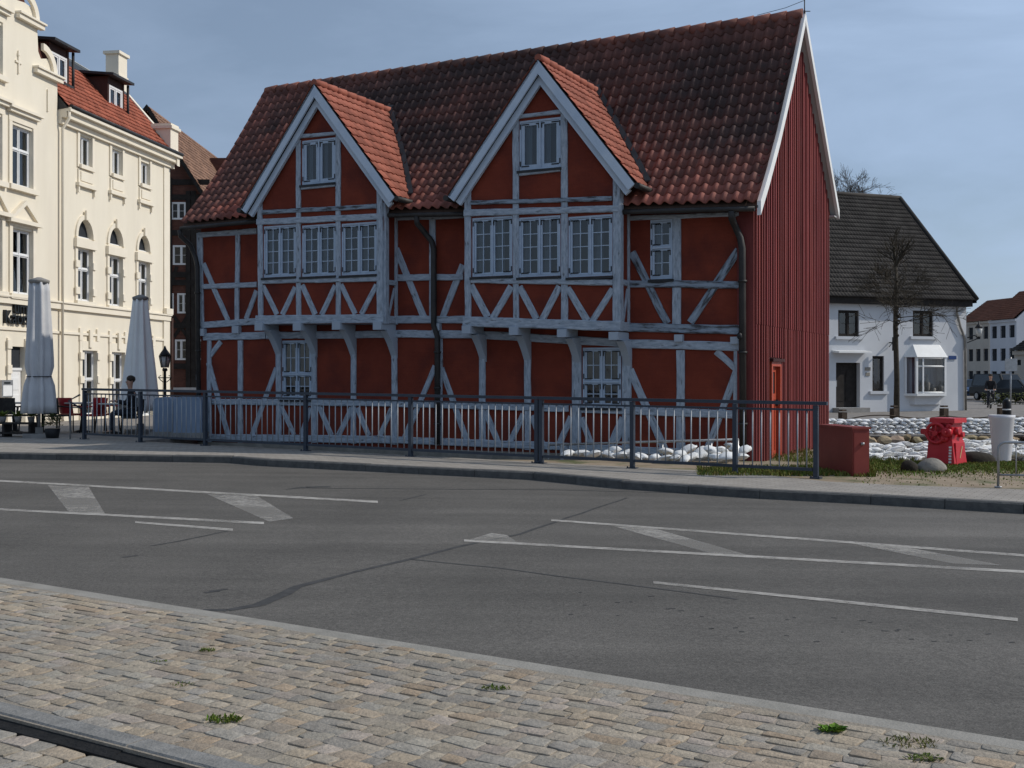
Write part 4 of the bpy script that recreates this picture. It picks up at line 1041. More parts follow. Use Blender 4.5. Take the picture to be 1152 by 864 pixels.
kx, z_ = PCR.hit(2.2, 363.5); t2 = text_on(PCR, 'Ka\u00f6em', kx, z_, .42, .05, M['sign_dark'], None, 'sign_letters', .05, 1.0); tag(t2, 'lower longer row of dark raised letters over the white door', 'sign')
# --- town house with arches
tops = [crect(88.7,151,184.5,102.7), crect(124.8,166,194.7,136.8), crect(157.3,180.6,206,167.7)]
mids = [crect(86.4,278,338,103), crect(122,286.5,343.6,137), crect(154.6,293,347.5,167.5)]
grs = [crect(91.4,394,468,108), crect(124.5,396,468,139.5), crect(157,399,468,171)]
luns = [(86.4,266,252,103.5), (122,274,260.5,137.2), (154.6,281.2,268,167.6)]
lholes = []
for x0, yb, yt, x1 in luns:
    k0, zb_ = PCR.hit(x0, yb); k1 = PCR.hit(x1, 400)[0]; lholes.append(arch(k0, k1, zb_, zb_+(k1-k0)*.62))
ze_ = zline(100, 139); zE = ze_
wall(PCR, [(KB+.001,zg-.3),(KE,zg-.3),(KE,zE),(KB+.001,zE)], [rect(*r) for r in tops+mids+grs]+lholes, .3, M['cream'], CB2)
bd = MB(); bd.pbox(PCR, KB+.01, KE, zg-.3, zE-.05, -8, -.301); bd.build('side_walls', M['cream'], CB2)
for r in tops:
    win_c(r, CB2, rows=1)
    sr = MB(); sr.pbox(PCR,r[0]-.14,r[0]-.002,r[2]-.1,r[3]+.3,0,.05); sr.pbox(PCR,r[1]+.002,r[1]+.14,r[2]-.1,r[3]+.3,0,.05)
    sr.pbox(PCR,r[0]-.05,r[1]+.05,r[2]-.14,r[2]-.002,0.051,.13); z = r[2]-.15
    sr.pbox(PCR,r[0]-.10,r[1]+.10,z-.48,z-.01,.0,.05); sr.pbox(PCR,r[0]+.02,r[1]-.02,z-.40,z-.09,.0505,.08); sr.pbox(PCR,r[0]-.2,r[1]+.2,z-.60,z-.481,.0,.13)
    for e in (r[0]-.16,r[1]+.08): sr.pbox(PCR,e,e+.08,z-.82,z-.601,.0,.09)
    sr.build('window_surround', M['cream_trim'], CB2)
for r, (x0, yb, yt, x1) in zip(mids, luns):
    win_c(r, CB2)
    sr = MB(); 
    for e0, e1 in ((r[0]-.15,r[0]-.002),(r[1]+.002,r[1]+.15)):
        sr.pbox(PCR,e0,e1,r[2],r[3],0,.05)
        for f in (.12,.62): sr.pbox(PCR,e0-.05,e1+.05 if e1 < r[0] else e1+.05,r[2]+(r[3]-r[2])*f,r[2]+(r[3]-r[2])*f+.24,.0505,.10)
    sr.pbox(PCR,r[0]-.2,r[1]+.2,r[3]+.002,r[3]+.30,0,.12)
    zb_ = PCR.hit(x0, yb)[1]; k0, k1 = r[0], PCR.hit(x1,400)[0]; c = (k0+k1)/2; w = (k1-k0)/2; hr = (k1-k0)*.62
    for i in range(12):
        q = []
        for a, s in ((math.pi*i/12,1.01),(math.pi*(i+1)/12,1.01),(math.pi*(i+1)/12,1.28),(math.pi*i/12,1.28)): q.append(PCR.pt(c+w*s*math.cos(a), zb_+hr*s*math.sin(a), 0))
        sr.extrude(q, Vector((PCR.n.x,PCR.n.y,0))*.06)
    sr.pbox(PCR,c-.09,c+.09,zb_+hr*.98,zb_+hr*1.5,.061,.13)
    sr.pbox(PCR,r[0]-.16,r[1]+.16,r[2]-.10,r[2]-.002,0,.12)
    sr.build('window_surround', M['cream_trim'], CB2)
    lu = MB(); lu.pbox(PCR,k0,k1,zb_,zb_+hr,-.2,-.16); lo = lu.build('lunette_pane', M['room'], CB2)
    lf_ = MB(); lf_.pbox(PCR,k0,k1,zb_+.0,zb_+.05,-.159,-.10)
    lf_.build('lunette_frame', M['white_win'], lo)
for r in grs:
    win_c(r, CB2, split=.56)
    sr = MB()
    for e0, e1 in ((r[0]-.16,r[0]-.002),(r[1]+.002,r[1]+.16)):
        sr.pbox(PCR,e0,e1,zg-.1,r[3]+.32,0,.05)
        for f in (.05,.5,.86): sr.pbox(PCR,e0-.04,e1+.04,r[2]+(r[3]-r[2])*f,r[2]+(r[3]-r[2])*f+.24,.0505,.10)
        sr.pbox(PCR,e0-.02,e1+.02,r[3]+.33,r[3]+.75,0,.06)
    sr.pbox(PCR,r[0],r[1],r[3]+.002,r[3]+.32,0,.052); c = (r[0]+r[1])/2; sr.pbox(PCR,c-.1,c+.1,r[3]+.1,r[3]+.7,.0525,.11)
    sr.build('window_surround', M['cream_trim'], CB2)
co = MB(); co.pbox(PCR,KB+.05,KE+.25,zE-.42,zE-.22,.0,.12); co.pbox(PCR,KB+.05,KE+.28,zE-.2195,zE-.02,.0,.30); co.pbox(PCR,KB+.05,KE+.30,zE-.0195,zE+.10,-.3,.44)
co.build('cornice', M['cream_trim'], CB2)
gt = MB(); gt.tube([PCR.pt(KB+.1,zE+.14,.42),PCR.pt(KE+.3,zE+.14,.42)],.075,8); gt.build('gutter', M['lead'], CB2)
qn = MB(); qn.pbox(PCR,KE-.55,KE-.0,zg-.2,zc-.13,0,.06); qn.pbox(PCR,KE-.5,KE-.0,zc+.09,zE-.43,0,.045)
qn.pbox(PCR,KE-.52,KE+.06,zc+.131,zc+.36,.0455,.16); qn.build('corner_pilaster', M['cream_trim'], CB2)
dp = MB(); k = KB+.10; dp.tube([PCR.pt(k,zE+.05,.36),PCR.pt(k,zE-.25,.36),PCR.pt(k,zE-.6,.12),PCR.pt(k,zg,.12)],.05,8); dp.build('downpipe', M['cream_trim'], CB2)
dp = MB(); k = KE+.03; dp.tube([PCR.pt(k,zc,.12),PCR.pt(k,zg,.12)],.05,8); dp.build('downpipe', M['dormer_brown'], CB2)
# mansard: steep orange slope, flatter grey roof above
T1, Z1, T2, Z2 = 1.8, zE+2.55, 4.4, zE+4.1
def mans(u, v): return PCR.pt(lerp(KB+.03,KE+.02,u), lerp(zE+.12,Z1,v), lerp(.36,-T1,v))
nv = (mans(0,1)-mans(0,0)).cross(Vector((PCR.t.x,PCR.t.y,0))); nv = nv if nv.z > 0 else -nv
tiles(mans, nv, 34, 12, .018, .03, 4, random.Random(9), None, 1.1).build('roof', M['tile_cream'], CB2, fix=False)
rk = MB(); 
rk.hexa([PCR.pt(KB+.03,zE,-.3),PCR.pt(KE+.02,zE,-.3),mans(1,0)-Vector((0,0,.04)),mans(0,0)-Vector((0,0,.04))],[PCR.pt(KB+.03,Z1-.02,-T1-.3),PCR.pt(KE+.02,Z1-.02,-T1-.3),mans(1,1)-Vector((0,0,.03)),mans(0,1)-Vector((0,0,.03))])
rk.hexa([PCR.pt(KB+.03,Z1-.02,-T1+.06),PCR.pt(KE+.02,Z1-.02,-T1+.06),PCR.pt(KE+.02,Z1-.3,-T1+.06),PCR.pt(KB+.03,Z1-.3,-T1+.06)],[PCR.pt(KB+.03,Z2,-T2),PCR.pt(KE+.02,Z2,-T2),PCR.pt(KE+.02,Z2-.3,-T2),PCR.pt(KB+.03,Z2-.3,-T2)])
rk.build('upper_roof', M['lead'], CB2)
vg = MB()
for (ta, za1), (tb, zb2) in (((.36,zE+.16),(-T1,Z1+.04)),((-T1,Z1+.04),(-T2,Z2+.04))):
    vg.hexa([PCR.pt(KE-.02,za1-.5,ta),PCR.pt(KE+.20,za1-.5,ta),PCR.pt(KE+.20,za1+.06,ta),PCR.pt(KE-.02,za1+.06,ta)],[PCR.pt(KE-.02,zb2-.5,tb),PCR.pt(KE+.20,zb2-.5,tb),PCR.pt(KE+.20,zb2+.06,tb),PCR.pt(KE-.02,zb2+.06,tb)])
vg.build('verge', M['cream_trim'], CB2)
gbl = MB(); gbl.extrude([PCR.pt(KE-.05,zE-.1,.2),PCR.pt(KE-.05,Z1,-T1),PCR.pt(KE-.05,Z2,-T2),PCR.pt(KE-.05,zE-.1,-8)], Vector((PCR.t.x,PCR.t.y,0))*.2); gbl.build('gable_wall', M['soffit'], CB2)
pp = MB(); k0 = KE-.45
pp.pbox(PCR,k0,KE+.24,zE-.1,zE+1.05,-.55,.28); pp.pbox(PCR,k0-.06,KE+.32,zE+1.051,zE+1.16,-.62,.36); pp.pbox(PCR,k0,KE+.26,zE+1.161,zE+1.26,-.55,.30); pp.build('parapet_block', M['cream_trim'], CB2)
ch = MB(); kk, zz = PCR.off(-2.9).hit(131, 92); PZ = PCR.off(-2.9)
zt3 = PZ.hit(131, 60)[1]
zt3 -= .12; ch.pbox(PZ,kk-.36,kk+.36,zz-1.6,zt3,-.28,.28); ch.pbox(PZ,kk-.44,kk+.44,zt3+.001,zt3+.12,-.36,.36); ch.pbox(PZ,kk-.40,kk+.40,zz+.1,zz+.22,-.32,.32); ch.build('chimney', M['cream_trim'], CB2)
def dormer(x0, x1, yt, yb, set_):
    PF = PCR.off(-set_); k0, zt_ = PF.hit(x0, yt); _, zb_ = PF.hit(x0, yb); k1 = PF.hit(x1, 100)[0]
    bo = MB(); L = 3.2
    bo.pbox(PF,k0-.12,k0-.001,zb_-.3,zt_+.28,-L,.0); bo.pbox(PF,k1+.001,k1+.12,zb_-.3,zt_+.28,-L,.0); bo.pbox(PF,k0,k1,zt_+.001,zt_+.28,-L,-.02); bo.pbox(PF,k0,k1,zb_-.3,zb_-.001,-.4,-.0)
    d_ = bo.build('dormer', M['dormer_brown'], CB2)
    r_ = MB(); r_.hexa([PF.pt(k0-.3,zt_+.27,.32),PF.pt(k1+.3,zt_+.27,.32),PF.pt(k1+.3,zt_+.36,.32),PF.pt(k0-.3,zt_+.36,.32)],[PF.pt(k0-.3,zt_+.62,-L),PF.pt(k1+.3,zt_+.62,-L),PF.pt(k1+.3,zt_+.72,-L),PF.pt(k0-.3,zt_+.72,-L)])
    r_.build('dormer_roof', M['lead'], d_)
    s_ = MB(); s_.pbox(PF,k0-.16,k1+.16,zb_-.08,zb_-.0,.001,.16); s_.tube([PF.pt(k1+.18,zt_+.25,.12),PF.pt(k1+.18,zb_-.2,.12)],.05,6); s_.build('dormer_trim', M['lead'], d_)
    pane_window(PF,k0,k1,zb_,zt_,CB2,cols=2,rows=1,grid=(1,1),depth=-.04,fw=.07,fm=M['white_win'],sash=.05,name='dormer_window')
dormer(57.5,75.5,57,88,.7); dormer(123,138,95,124,.75)

# ================================================================== dark timbered brick house behind
PB = Plane(0, 55, 1, 0)
def bx(x): return (x-CX)/F*55
def bz(y): return EYE-(y-CY)/F*55
BK = thing('brick_house', 'dark timbered brick house with small white windows behind the cream house', 'house', (bx(170), 60, .1))
ap = (bx(168), bz(121)); xr = bx(236); xl = 2*ap[0]-xr; er = bz(228)
wn = [(192.5,209,227.5,247),(194.5,213.5,276,298),(186.5,195.5,330,352),(199.5,213.5,330,352.5),(197,211,382,405),(217,229,382,405)]
wr = [(bx(a),bx(b),bz(d),bz(c)) for a,b,c,d in wn]
wall(PB, [(xl,-.3),(xr,-.3),(xr,er),(ap[0],ap[1]-.3),(xl,er)], [rect(*r) for r in wr], .3, M['brick_dark'], BK)
for r in wr: pane_window(PB,*r,BK,cols=2,rows=1,grid=(1,2),depth=-.02,fw=.05,fm=M['white_win'],sash=.03,curtain=False)
sw = MB(); sw.pbox(PB,xl,xr,-.3,er,-14,-.301); sw.build('side_walls', M['brick_dark'], BK)
tm = MB()
def tb_(x0,y0,x1,y1,w,d):
    a, b = Vector((bx(x0),bz(y0))), Vector((bx(x1),bz(y1))); dv = (b-a).normalized(); pr = Vector((-dv.y,dv.x))*w/2
    tm.extrude([PB.pt(*(a-pr),.0),PB.pt(*(b-pr),.0),PB.pt(*(b+pr),.0),PB.pt(*(a+pr),.0)], Vector((0,-d,0)))
for i, y in enumerate((205,222,262,309,318,366,412)): tb_(160,y,236,y,.26,.05+.002*i)
for i, x in enumerate((191,212,218,234)): tb_(x,200 if x < 200 else 215,x,436,.22,.07+.002*i)
for i, q in enumerate(((196,379,211,356),(196,356,211,379),(191,325,199,300),(217,360,233,322))): tb_(*q,.16,.03+.003*i)
tm.build('timber_frame', M['timber_black'], BK)
lo = MB(); lo.pbox(PB,bx(188),bx(232),bz(441),bz(436),.0,.3); lo.build('door_canopy', M['soffit'], BK)
pq = MB(); pq.pbox(PB,bx(216.5),bx(227),bz(427.5),bz(421),.001,.03); pq.build('wall_plaque', M['timber'], BK)
for sg in (-1, 1):
    xe = ap[0]+sg*(xr-ap[0])*1.06; zee = er-.25
    def bs(u, v, xe=xe, zee=zee): return Vector((lerp(xe,ap[0],v), 54.6+13*u, lerp(zee,ap[1],v)))
    nv = Vector((sg*(ap[1]-zee), 0, abs(xe-ap[0])))
    tiles(bs, nv, 40, 20, .045, .035, 4, random.Random(4), None, 1.3).build('roof', M['tile_brown'], BK, fix=False)
    vv = MB(); vv.hexa([bs(0,0)+Vector((0,-.03,-.2)),bs(0,1)+Vector((0,-.03,-.2)),bs(0,1)+Vector((0,-.03,.06)),bs(0,0)+Vector((0,-.03,.06))],[bs(0,0)+Vector((0,.12,-.2)),bs(0,1)+Vector((0,.12,-.2)),bs(0,1)+Vector((0,.12,.06)),bs(0,0)+Vector((0,.12,.06))]); vv.build('verge_board', M['timber_black'], BK)
cm = MB(); q = atY(247,184,64); cm.box((q.x,64,q.z-.4),.9,.7,1.3); cm.build('chimney', M['brick_dark'], BK)

# ================================================================== white house across the canal
PWx = (1087-CX)/F*58
PW = Plane(PWx, 58, 2.6, 1)                     # origin at the right corner
WH = thing('white_house', 'white rendered house with a dark tiled roof and a projecting shop window', 'house', (PW.pt(-8,0,-4).x, PW.pt(-8,0,-4).y, -.1))
def wq(x0, x1, yt, yb):
    r = wrect(PW, x0, yt, x1, yb); return list(r)
KWL = PW.hit(900, 400)[0]
w1, w2 = wq(943,966.5,349,378.5), wq(1027,1050,349.5,378.5); w3 = wq(981.5,994.5,400.5,440)
dd = wq(940.5,967.5,408,458.5); bay_ = wq(1026,1060,401,443)
ztw = PW.hit(1000,343)[1]; zbw = -.3
def weave(k): return PW.hit(929,337.5)[1] if False else ztw
wall(PW, [(KWL,zbw),(0,zbw),(0,ztw),(KWL,ztw)], [rect(*r) for r in (w1,w2,w3,dd,bay_)], .35, M['white_wall'], WH)
for r in (w1,w2): pane_window(PW,*r,WH,cols=2,rows=1,grid=(1,2),depth=-.12,fw=.07,fm=M['timber_black'],sash=.06,curtain=False)
pane_window(PW,*w3,WH,cols=1,rows=1,grid=(1,1),depth=-.12,fw=.07,fm=M['timber_black'],sash=.06,curtain=False)
for r in (w1,w2,w3):
    s_ = MB(); s_.pbox(PW,r[0]-.2,r[1]+.2,r[2]-.14,r[2]-.002,0,.12); s_.build('window_sill', M['white_wall'], WH)
d_ = MB(); d_.pbox(PW,dd[0],dd[1],dd[2],dd[3],-.32,-.26)
for q in (.1,.55): d_.pbox(PW,dd[0]+(dd[1]-dd[0])*q,dd[0]+(dd[1]-dd[0])*(q+.35),dd[2]+.3,dd[3]-.4,-.259,-.24)
d_ = d_.build('door', M['timber_black'], WH); h_ = MB(); h_.pbox(PW,dd[0]+.15,dd[0]+.2,dd[2]+1,dd[2]+1.3,-.239,-.2); h_.build('handle', M['galv'], d_)
hd = MB(); a, za_ = PW.hit(936,396.5); b, _ = PW.hit(973,396.5); hd.hexa([PW.pt(a,za_-.0,0),PW.pt(b,za_,0),PW.pt(b,za_-.03,.55),PW.pt(a,za_-.03,.55)],[PW.pt(a,za_+.1,0),PW.pt(b,za_+.1,0),PW.pt(b,za_+.05,.55),PW.pt(a,za_+.05,.55)]); hd.build('door_hood', M['white_board'], WH)
st = MB(); st.pbox(PW,dd[0]-.2,dd[1]+.2,-.3,dd[2]-.005,.001,.5); st.build('doorstep', M['concrete'], WH)
for r_, w_ in (((976,415),.16),((976,421),.12)):
    k, z = PW.hit(*r_); m_ = MB(); m_.pbox(PW,k-w_,k+w_,z-.08,z+.08,.001,.03); m_.build('wall_plate', M['rock_grey'], WH)
# projecting shop window: chamfered plan
PJ = .42; k0, k1, z0, z1 = wrect(PW, 1018.5, 402, 1062, 442.5)
def prism(nm, za, zb2, e, m_, par=WH):
    mb = MB(); pl = [(k0-e,0),(k0+.32-e*.4,PJ+e),(k1-.32+e*.4,PJ+e),(k1+e,0)]
    mb.extrude([PW.pt(k, za, d) for k, d in pl], Vector((0,0,zb2-za))); return mb.build(nm, M[m_], par)
bo = prism('bay_base', z0-.55, z0-.12, -.25, 'white_wall'); prism('bay_sill', z0-.119, z0, .08, 'white_board')
sh = MB(); lo_ = [(k0-.12,0),(k0+.25,PJ+.14),(k1-.25,PJ+.14),(k1+.12,0)]; hi_ = [(k0+.25,0),(k0+.4,PJ-.35),(k1-.4,PJ-.35),(k1-.25,0)]
A = [PW.pt(k,z1+.001,d) for k,d in lo_]; B = [PW.pt(k,z1+.62,d) for k,d in hi_]; sh.hexa(A,B); sh.build('bay_roof', M['white_board'], WH)
sw = MB(); bars = [(k0,0),(k0+.32,PJ),(k1-.32,PJ),(k1,0)]
for k, d in bars: 
    q = PW.pt(k,0,d); sw.box((q.x,q.y,(z0+z1)/2),.11,.11,z1-z0,math.atan2(PW.t.y,PW.t.x))
for k in (lerp(bars[1][0],bars[2][0],.22),): q = PW.pt(k,0,PJ); sw.box((q.x,q.y,(z0+z1)/2),.08,.08,z1-z0,math.atan2(PW.t.y,PW.t.x))
sw.tube([PW.pt(bars[1][0],z1-.45,PJ),PW.pt(bars[2][0],z1-.45,PJ)],.045,4); sw.tube([PW.pt(bars[1][0],z1-.04,PJ),PW.pt(bars[2][0],z1-.04,PJ)],.05,4); sw.tube([PW.pt(bars[1][0],z0+.04,PJ),PW.pt(bars[2][0],z0+.04,PJ)],.05,4)
so = sw.build('shop_window', M['white_win'], WH)
gl = MB()
for (ka, da), (kb2, db_) in zip(bars, bars[1:]): gl.face([PW.pt(ka,z0,da),PW.pt(kb2,z0,db_),PW.pt(kb2,z1,db_),PW.pt(ka,z1,da)])
gl.build('pane', M['glass'], so, fix=False)
it = MB(); it.pbox(PW,bay_[0],bay_[1],bay_[2],bay_[3],-.5,-.36); it.build('dark_backing', M['curtain'], so)
dsn = MB()
for k, h in ((.3,.5),(.45,.9),(.6,.4),(.8,.6)): q = PW.pt(lerp(k0,k1,k),z0+.03,.3); dsn.lathe([(.01,0),(.12,.02),(.16,h*.5),(.05,h*.8),(.08,h)],q,8)
dsn.build('window_display', M['rock_grey'], so)
co_ = MB(); co_.pbox(PW,KWL,.12,ztw+.001,ztw+.45,-.35,.32); co_.build('eave_board', M['timber_black'], WH)
dp = MB(); dp.tube([PW.pt(-.75,ztw+.1,.25),PW.pt(-.7,ztw-.3,.12),PW.pt(-.45,ztw-1.0,.09),PW.pt(-.14,ztw-1.6,.08),PW.pt(-.1,0,.08)],.06,8); dp.build('downpipe', M['rock_grey'], WH)
sp = MB(); k, z = PW.hit(1071,402.3); sp.pbox(PW,k-.24,k+.24,z-.09,z+.09,.03,.05); spo = tag(sp.build('street_plate', M['blue_sign']), 'small blue street name plate at the corner of the white house', 'sign')
# roof: front slope, hipped right end
DP = 4.7; zr_ = PW.off(-DP).hit(970,221)[1]; kr_ = PW.off(-DP).hit(1012,221)[0]; KLr = KWL
ke = .28; zl_ = ztw+.30
def wroof(u, v): return PW.pt(lerp(KLr, lerp(ke,kr_,v), u), lerp(zl_,zr_,v), lerp(.42,-DP,v))
nv = (wroof(0,1)-wroof(0,0)).cross(Vector((PW.t.x,PW.t.y,0))); nv = nv if nv.z > 0 else -nv
tiles(wroof, nv, 52, 24, .05, .04, 4, random.Random(8), None, 1.3).build('roof', M['tile_dark'], WH, fix=False)
hp = MB(); a, b, c = PW.pt(ke,zl_,.42), PW.pt(ke,zl_,-2*DP-.42), PW.pt(kr_,zr_,-DP); d_ = Vector((0,0,-.12))
hp.idx([a,b,c,a+d_,b+d_,c+d_],[(0,1,2),(3,5,4),(0,3,4,1),(1,4,5,2),(2,5,3,0)]); hp.build('hip_roof', M['tile_dark'], WH)
rl = MB(); rl.tube([wroof(0,1)+Vector((0,0,.06)),wroof(1,1)+Vector((0,0,.06))],.12,8,True,(.4,.4,.4)); rl.tube([wroof(1,1)+Vector((0,0,.06)),wroof(1,0)+Vector((0,0,.06))],.13,8,True,(.3,.3,.3)); rl.build('ridge_tiles', M['tile_dark'], WH)
bs_ = MB(); bs_.hexa([PW.pt(KWL,zl_,-2*DP),PW.pt(ke,zl_,-2*DP),PW.pt(ke,zl_+.1,-2*DP),PW.pt(KWL,zl_+.1,-2*DP)],[PW.pt(KWL,zr_-.1,-DP),PW.pt(kr_,zr_-.1,-DP),PW.pt(kr_,zr_,-DP),PW.pt(KWL,zr_,-DP)]); bs_.build('rear_roof', M['tile_dark'], WH)
bw_ = MB(); bw_.pbox(PW,KWL,-.36,zbw,ztw,-2*DP,-2*DP+.3); bw_.pbox(PW,-.351,-.001,zbw,ztw,-2*DP,-.351); bw_.pbox(PW,KWL,KWL+.3,zbw,ztw,-2*DP+.301,-.351); bw_.build('side_walls', M['white_wall'], WH)
sk = MB(); p_, z_ = PW.off(-1.5).hit(1026.5,316.5); q = PW.off(-1.5).pt(p_,z_,.25); sk.box(q,.35,.3,.5,.3); sk.build('roof_vent', M['white_board'], WH)
# wall lanterns: one on the white facade arm, one at the corner
def wall_lantern(p, out, label, s=1.0):
    T = thing('wall_lantern', label, 'lamp', p); P_ = Vector(p); e = P_+Vector(out)
    a = MB(); a.tube([P_,P_+Vector(out)*.6+Vector((0,0,.12)),e+Vector((0,0,.0))],.03,6); a.tube([P_-Vector((0,0,.25)),e-Vector((0,0,.02))],.025,6); a.build('arm', M['iron'], T)
    l = MB(); l.lathe([(.10*s,0),(.19*s,.42*s)],e+Vector((0,0,.05)),6); l.build('lamp_glass', M['lamp_glass'], T)
    c = MB(); c.lathe([(.22*s,.43*s),(.12*s,.58*s),(.05*s,.62*s),(.02*s,.8*s)],e+Vector((0,0,.05)),6); c.lathe([(.05*s,-.06),(.11*s,-.001)],e+Vector((0,0,.05)),6); c.build('lamp_cap', M['iron'], T)
wall_lantern(PW.at(1088,380,.0), (.55,-.1,-.0), 'white glazed lantern on the right corner of the white house', 1.0)
al = MB(); k, z = PW.hit(1000,385.5); al.tube([PW.pt(k,z,.02),PW.pt(k,z,.5)],.03,6); al.tube([PW.pt(k-.1,z+.25,.45),PW.pt(k-.1,z-.4,.45)],.06,6); al.tube([PW.pt(k,z-.2,.02),PW.pt(k-.1,z,.4)],.02,6)
tag(al.build('wall_bracket', M['iron']), 'black iron sign bracket on the white facade beside the tree', 'bracket')
# ================================================================== far street
def far_house(label, x0, x1, Y0, vpx, floors, rise, matl, roofm, eave_y, cols, base=.05, depth=8, gable=False):
    pa = atY(x0, CY, Y0); dx, dy = (vpx-CX)/F, 1.0; P = Plane(pa.x, pa.y, -dx, -dy)     # left (far) to right (near)
    k1 = P.hit(x1, CY)[0]; zt_ = P.hit(x0, eave_y)[1]
    T = thing('terraced_house', label, 'house', P.pt(k1/2, base, -depth/2), 'houses along the far street')
    hl = []
    fh = (zt_-.4)/floors
    for f in range(floors):
        for c in range(cols):
            kc = k1*(c+.5)/cols; w = min(.55, k1/cols*.3); hl.append((kc-w, kc+w, base+f*fh+.9, base+f*fh+fh-.35))
    wall(P, rect(0, k1, base-.3, zt_), [rect(*h) for h in hl], .3, matl, T)
    for h in hl:
        m_ = MB(); w = MB(); w.pbox(P,*h,-.2,-.16); w.pbox(P,(h[0]+h[1])/2-.05,(h[0]+h[1])/2+.05,h[2],h[3],-.159,-.12); w.pbox(P,h[0],h[1],lerp(h[2],h[3],.62),lerp(h[2],h[3],.7),-.159,-.118); w.build('window', M['room'], T)
    b_ = MB(); b_.pbox(P,0,k1,base-.3,zt_-.02,-depth,-.301); b_.build('side_walls', matl, T)
    def s(u, v): return P.pt(lerp(-.0,k1,u), lerp(zt_+.02,zt_+rise,v), lerp(.35,-depth/2,v))
    nv = (s(0,1)-s(0,0)).cross(Vector((P.t.x,P.t.y,0))); nv = nv if nv.z > 0 else -nv
    tiles(s, nv, 30, 14, .05, .05, 3, random.Random(3), None, 1.2).build('roof', roofm, T, fix=False)
    g_ = MB(); g_.extrude([P.pt(k1-.02,zt_-.03,0),P.pt(k1-.02,zt_+rise-.06,-depth/2),P.pt(k1-.02,zt_-.03,-depth)], Vector((P.t.x,P.t.y,0))*-.2); g_.extrude([P.pt(.02,zt_-.03,0),P.pt(.02,zt_+rise-.06,-depth/2),P.pt(.02,zt_-.03,-depth)], Vector((P.t.x,P.t.y,0))*.2); g_.build('gable_wall', matl, T)
    r2 = MB(); r2.hexa([s(0,1),s(1,1),s(1,1)-Vector((0,0,.1)),s(0,1)-Vector((0,0,.1))],[P.pt(0,zt_,-depth-.3),P.pt(k1,zt_,-depth-.3),P.pt(k1,zt_-.1,-depth-.3),P.pt(0,zt_-.1,-depth-.3)]); r2.build('rear_roof', roofm, T)
    cn = MB(); cn.pbox(P,0,k1,zt_-.3,zt_-.001,.001,.18); cn.build('cornice', matl, T)
    return T
far_house('farther cream terraced house at the end of the street', 1080, 1113.3, 152, 350, 3, 3.0, M['far_grey'], M['tile_far'], 363.5, 4)
far_house('nearer white terraced house with a long red roof at the street end', 1113.7, 1143.5, 140, 350, 3, 3.6, M['far_white'], M['tile_far'], 361, 3)
far_house('low cream house with a dark roof at the right edge of the street', 1141, 1190, 92, 250, 2, 2.4, M['far_grey'], M['tile_dark'], 395, 5, .05, 7)
# ================================================================== canal bank: stone wall, sandbags, posts
BKD = Vector((26-5.5, 35.6-33.2, 0)).normalized()                  # line of the far quay
QB = Vector((5.5, 33.15, 0))
PQ = Plane(QB.x, QB.y, BKD.x, BKD.y)
qw = MB(); qw.pbox(PQ, 0, 70, -1.4, -.10, -.35, .0); 
qo = tag(qw.build('quay_wall', M['wood_post']), 'rubble stone wall of the canal bank below the sandbags', 'wall')
qs = MB(); rnd = random.Random(2); k = 2.0
while k < 22:
    for z in (-.95,-.68,-.44,-.21):
        r = rnd.uniform(.11,.22); q = rnd.uniform(.25,.75)
        qs.blob(PQ.pt(k+rnd.uniform(-.1,.1), z+rnd.uniform(-.05,.05), .02), r*1.15, .16, r*.72, math.atan2(BKD.y,BKD.x), 2, .34, rnd, (q,q*rnd.uniform(.88,1.0),q*rnd.uniform(.75,1.0)), rnd.uniform(-.3,.3), False)
    k += .34
qs.build('wall_stones', M['boulder'], qo)
BAGS = []
for i in range(4):
    mb = MB(); rnd = random.Random(20+i); bm = bmesh.new(); bmesh.ops.create_cube(bm, size=2); bmesh.ops.subdivide_edges(bm, edges=bm.edges, cuts=4, use_grid_fill=True)
    vs = []
    for v in bm.verts:
        p = v.co; e = max(abs(p.x), abs(p.y))
        h = (1-abs(p.x)**3.5)*(1-abs(p.y)**3.5); z = p.z*(.10+.90*max(0,h)**.5)
        q = Vector((p.x*(1-.10*abs(p.y)**3), p.y*(1-.16*abs(p.x)**2), z))
        q = Vector((q.x*.23, q.y*.145, q.z*.078+.0))
        q += Vector((0,0,.018*math.sin(9*q.x+i)+.014*math.sin(17*q.y+2*i)))+Vector([rnd.uniform(-.006,.006) for _ in range(3)])
        vs.append(q)
    mb.idx(vs, [[v.index for v in f.verts] for f in bm.faces], (.5,.5,.5), True); bm.free()
    if True:                                                      # a gathered tied neck at one end
        mb.tube([(.19,.0,.0),(.235,.01,.004),(.262,.0,.006)],[.055,.022,.03],8,True,(.5,.5,.5))
    me = mb.build('sandbag', M['sandbag']); BAGS.append(me.data); bpy.data.objects.remove(me)
def bag(p, rz, label, group, s=1.0, tilt=(0,0), zs=1.0):
    o = bpy.data.objects.new('sandbag', R.choice(BAGS)); COL.objects.link(o); o.location = p
    o.rotation_euler = (tilt[0], tilt[1], rz); o.scale = (s*R.uniform(.92,1.08), s*R.uniform(.92,1.08), s*zs*R.uniform(.92,1.15)); tag(o, label, 'sandbag', group)
qa = math.atan2(BKD.y, BKD.x)
rows = 5
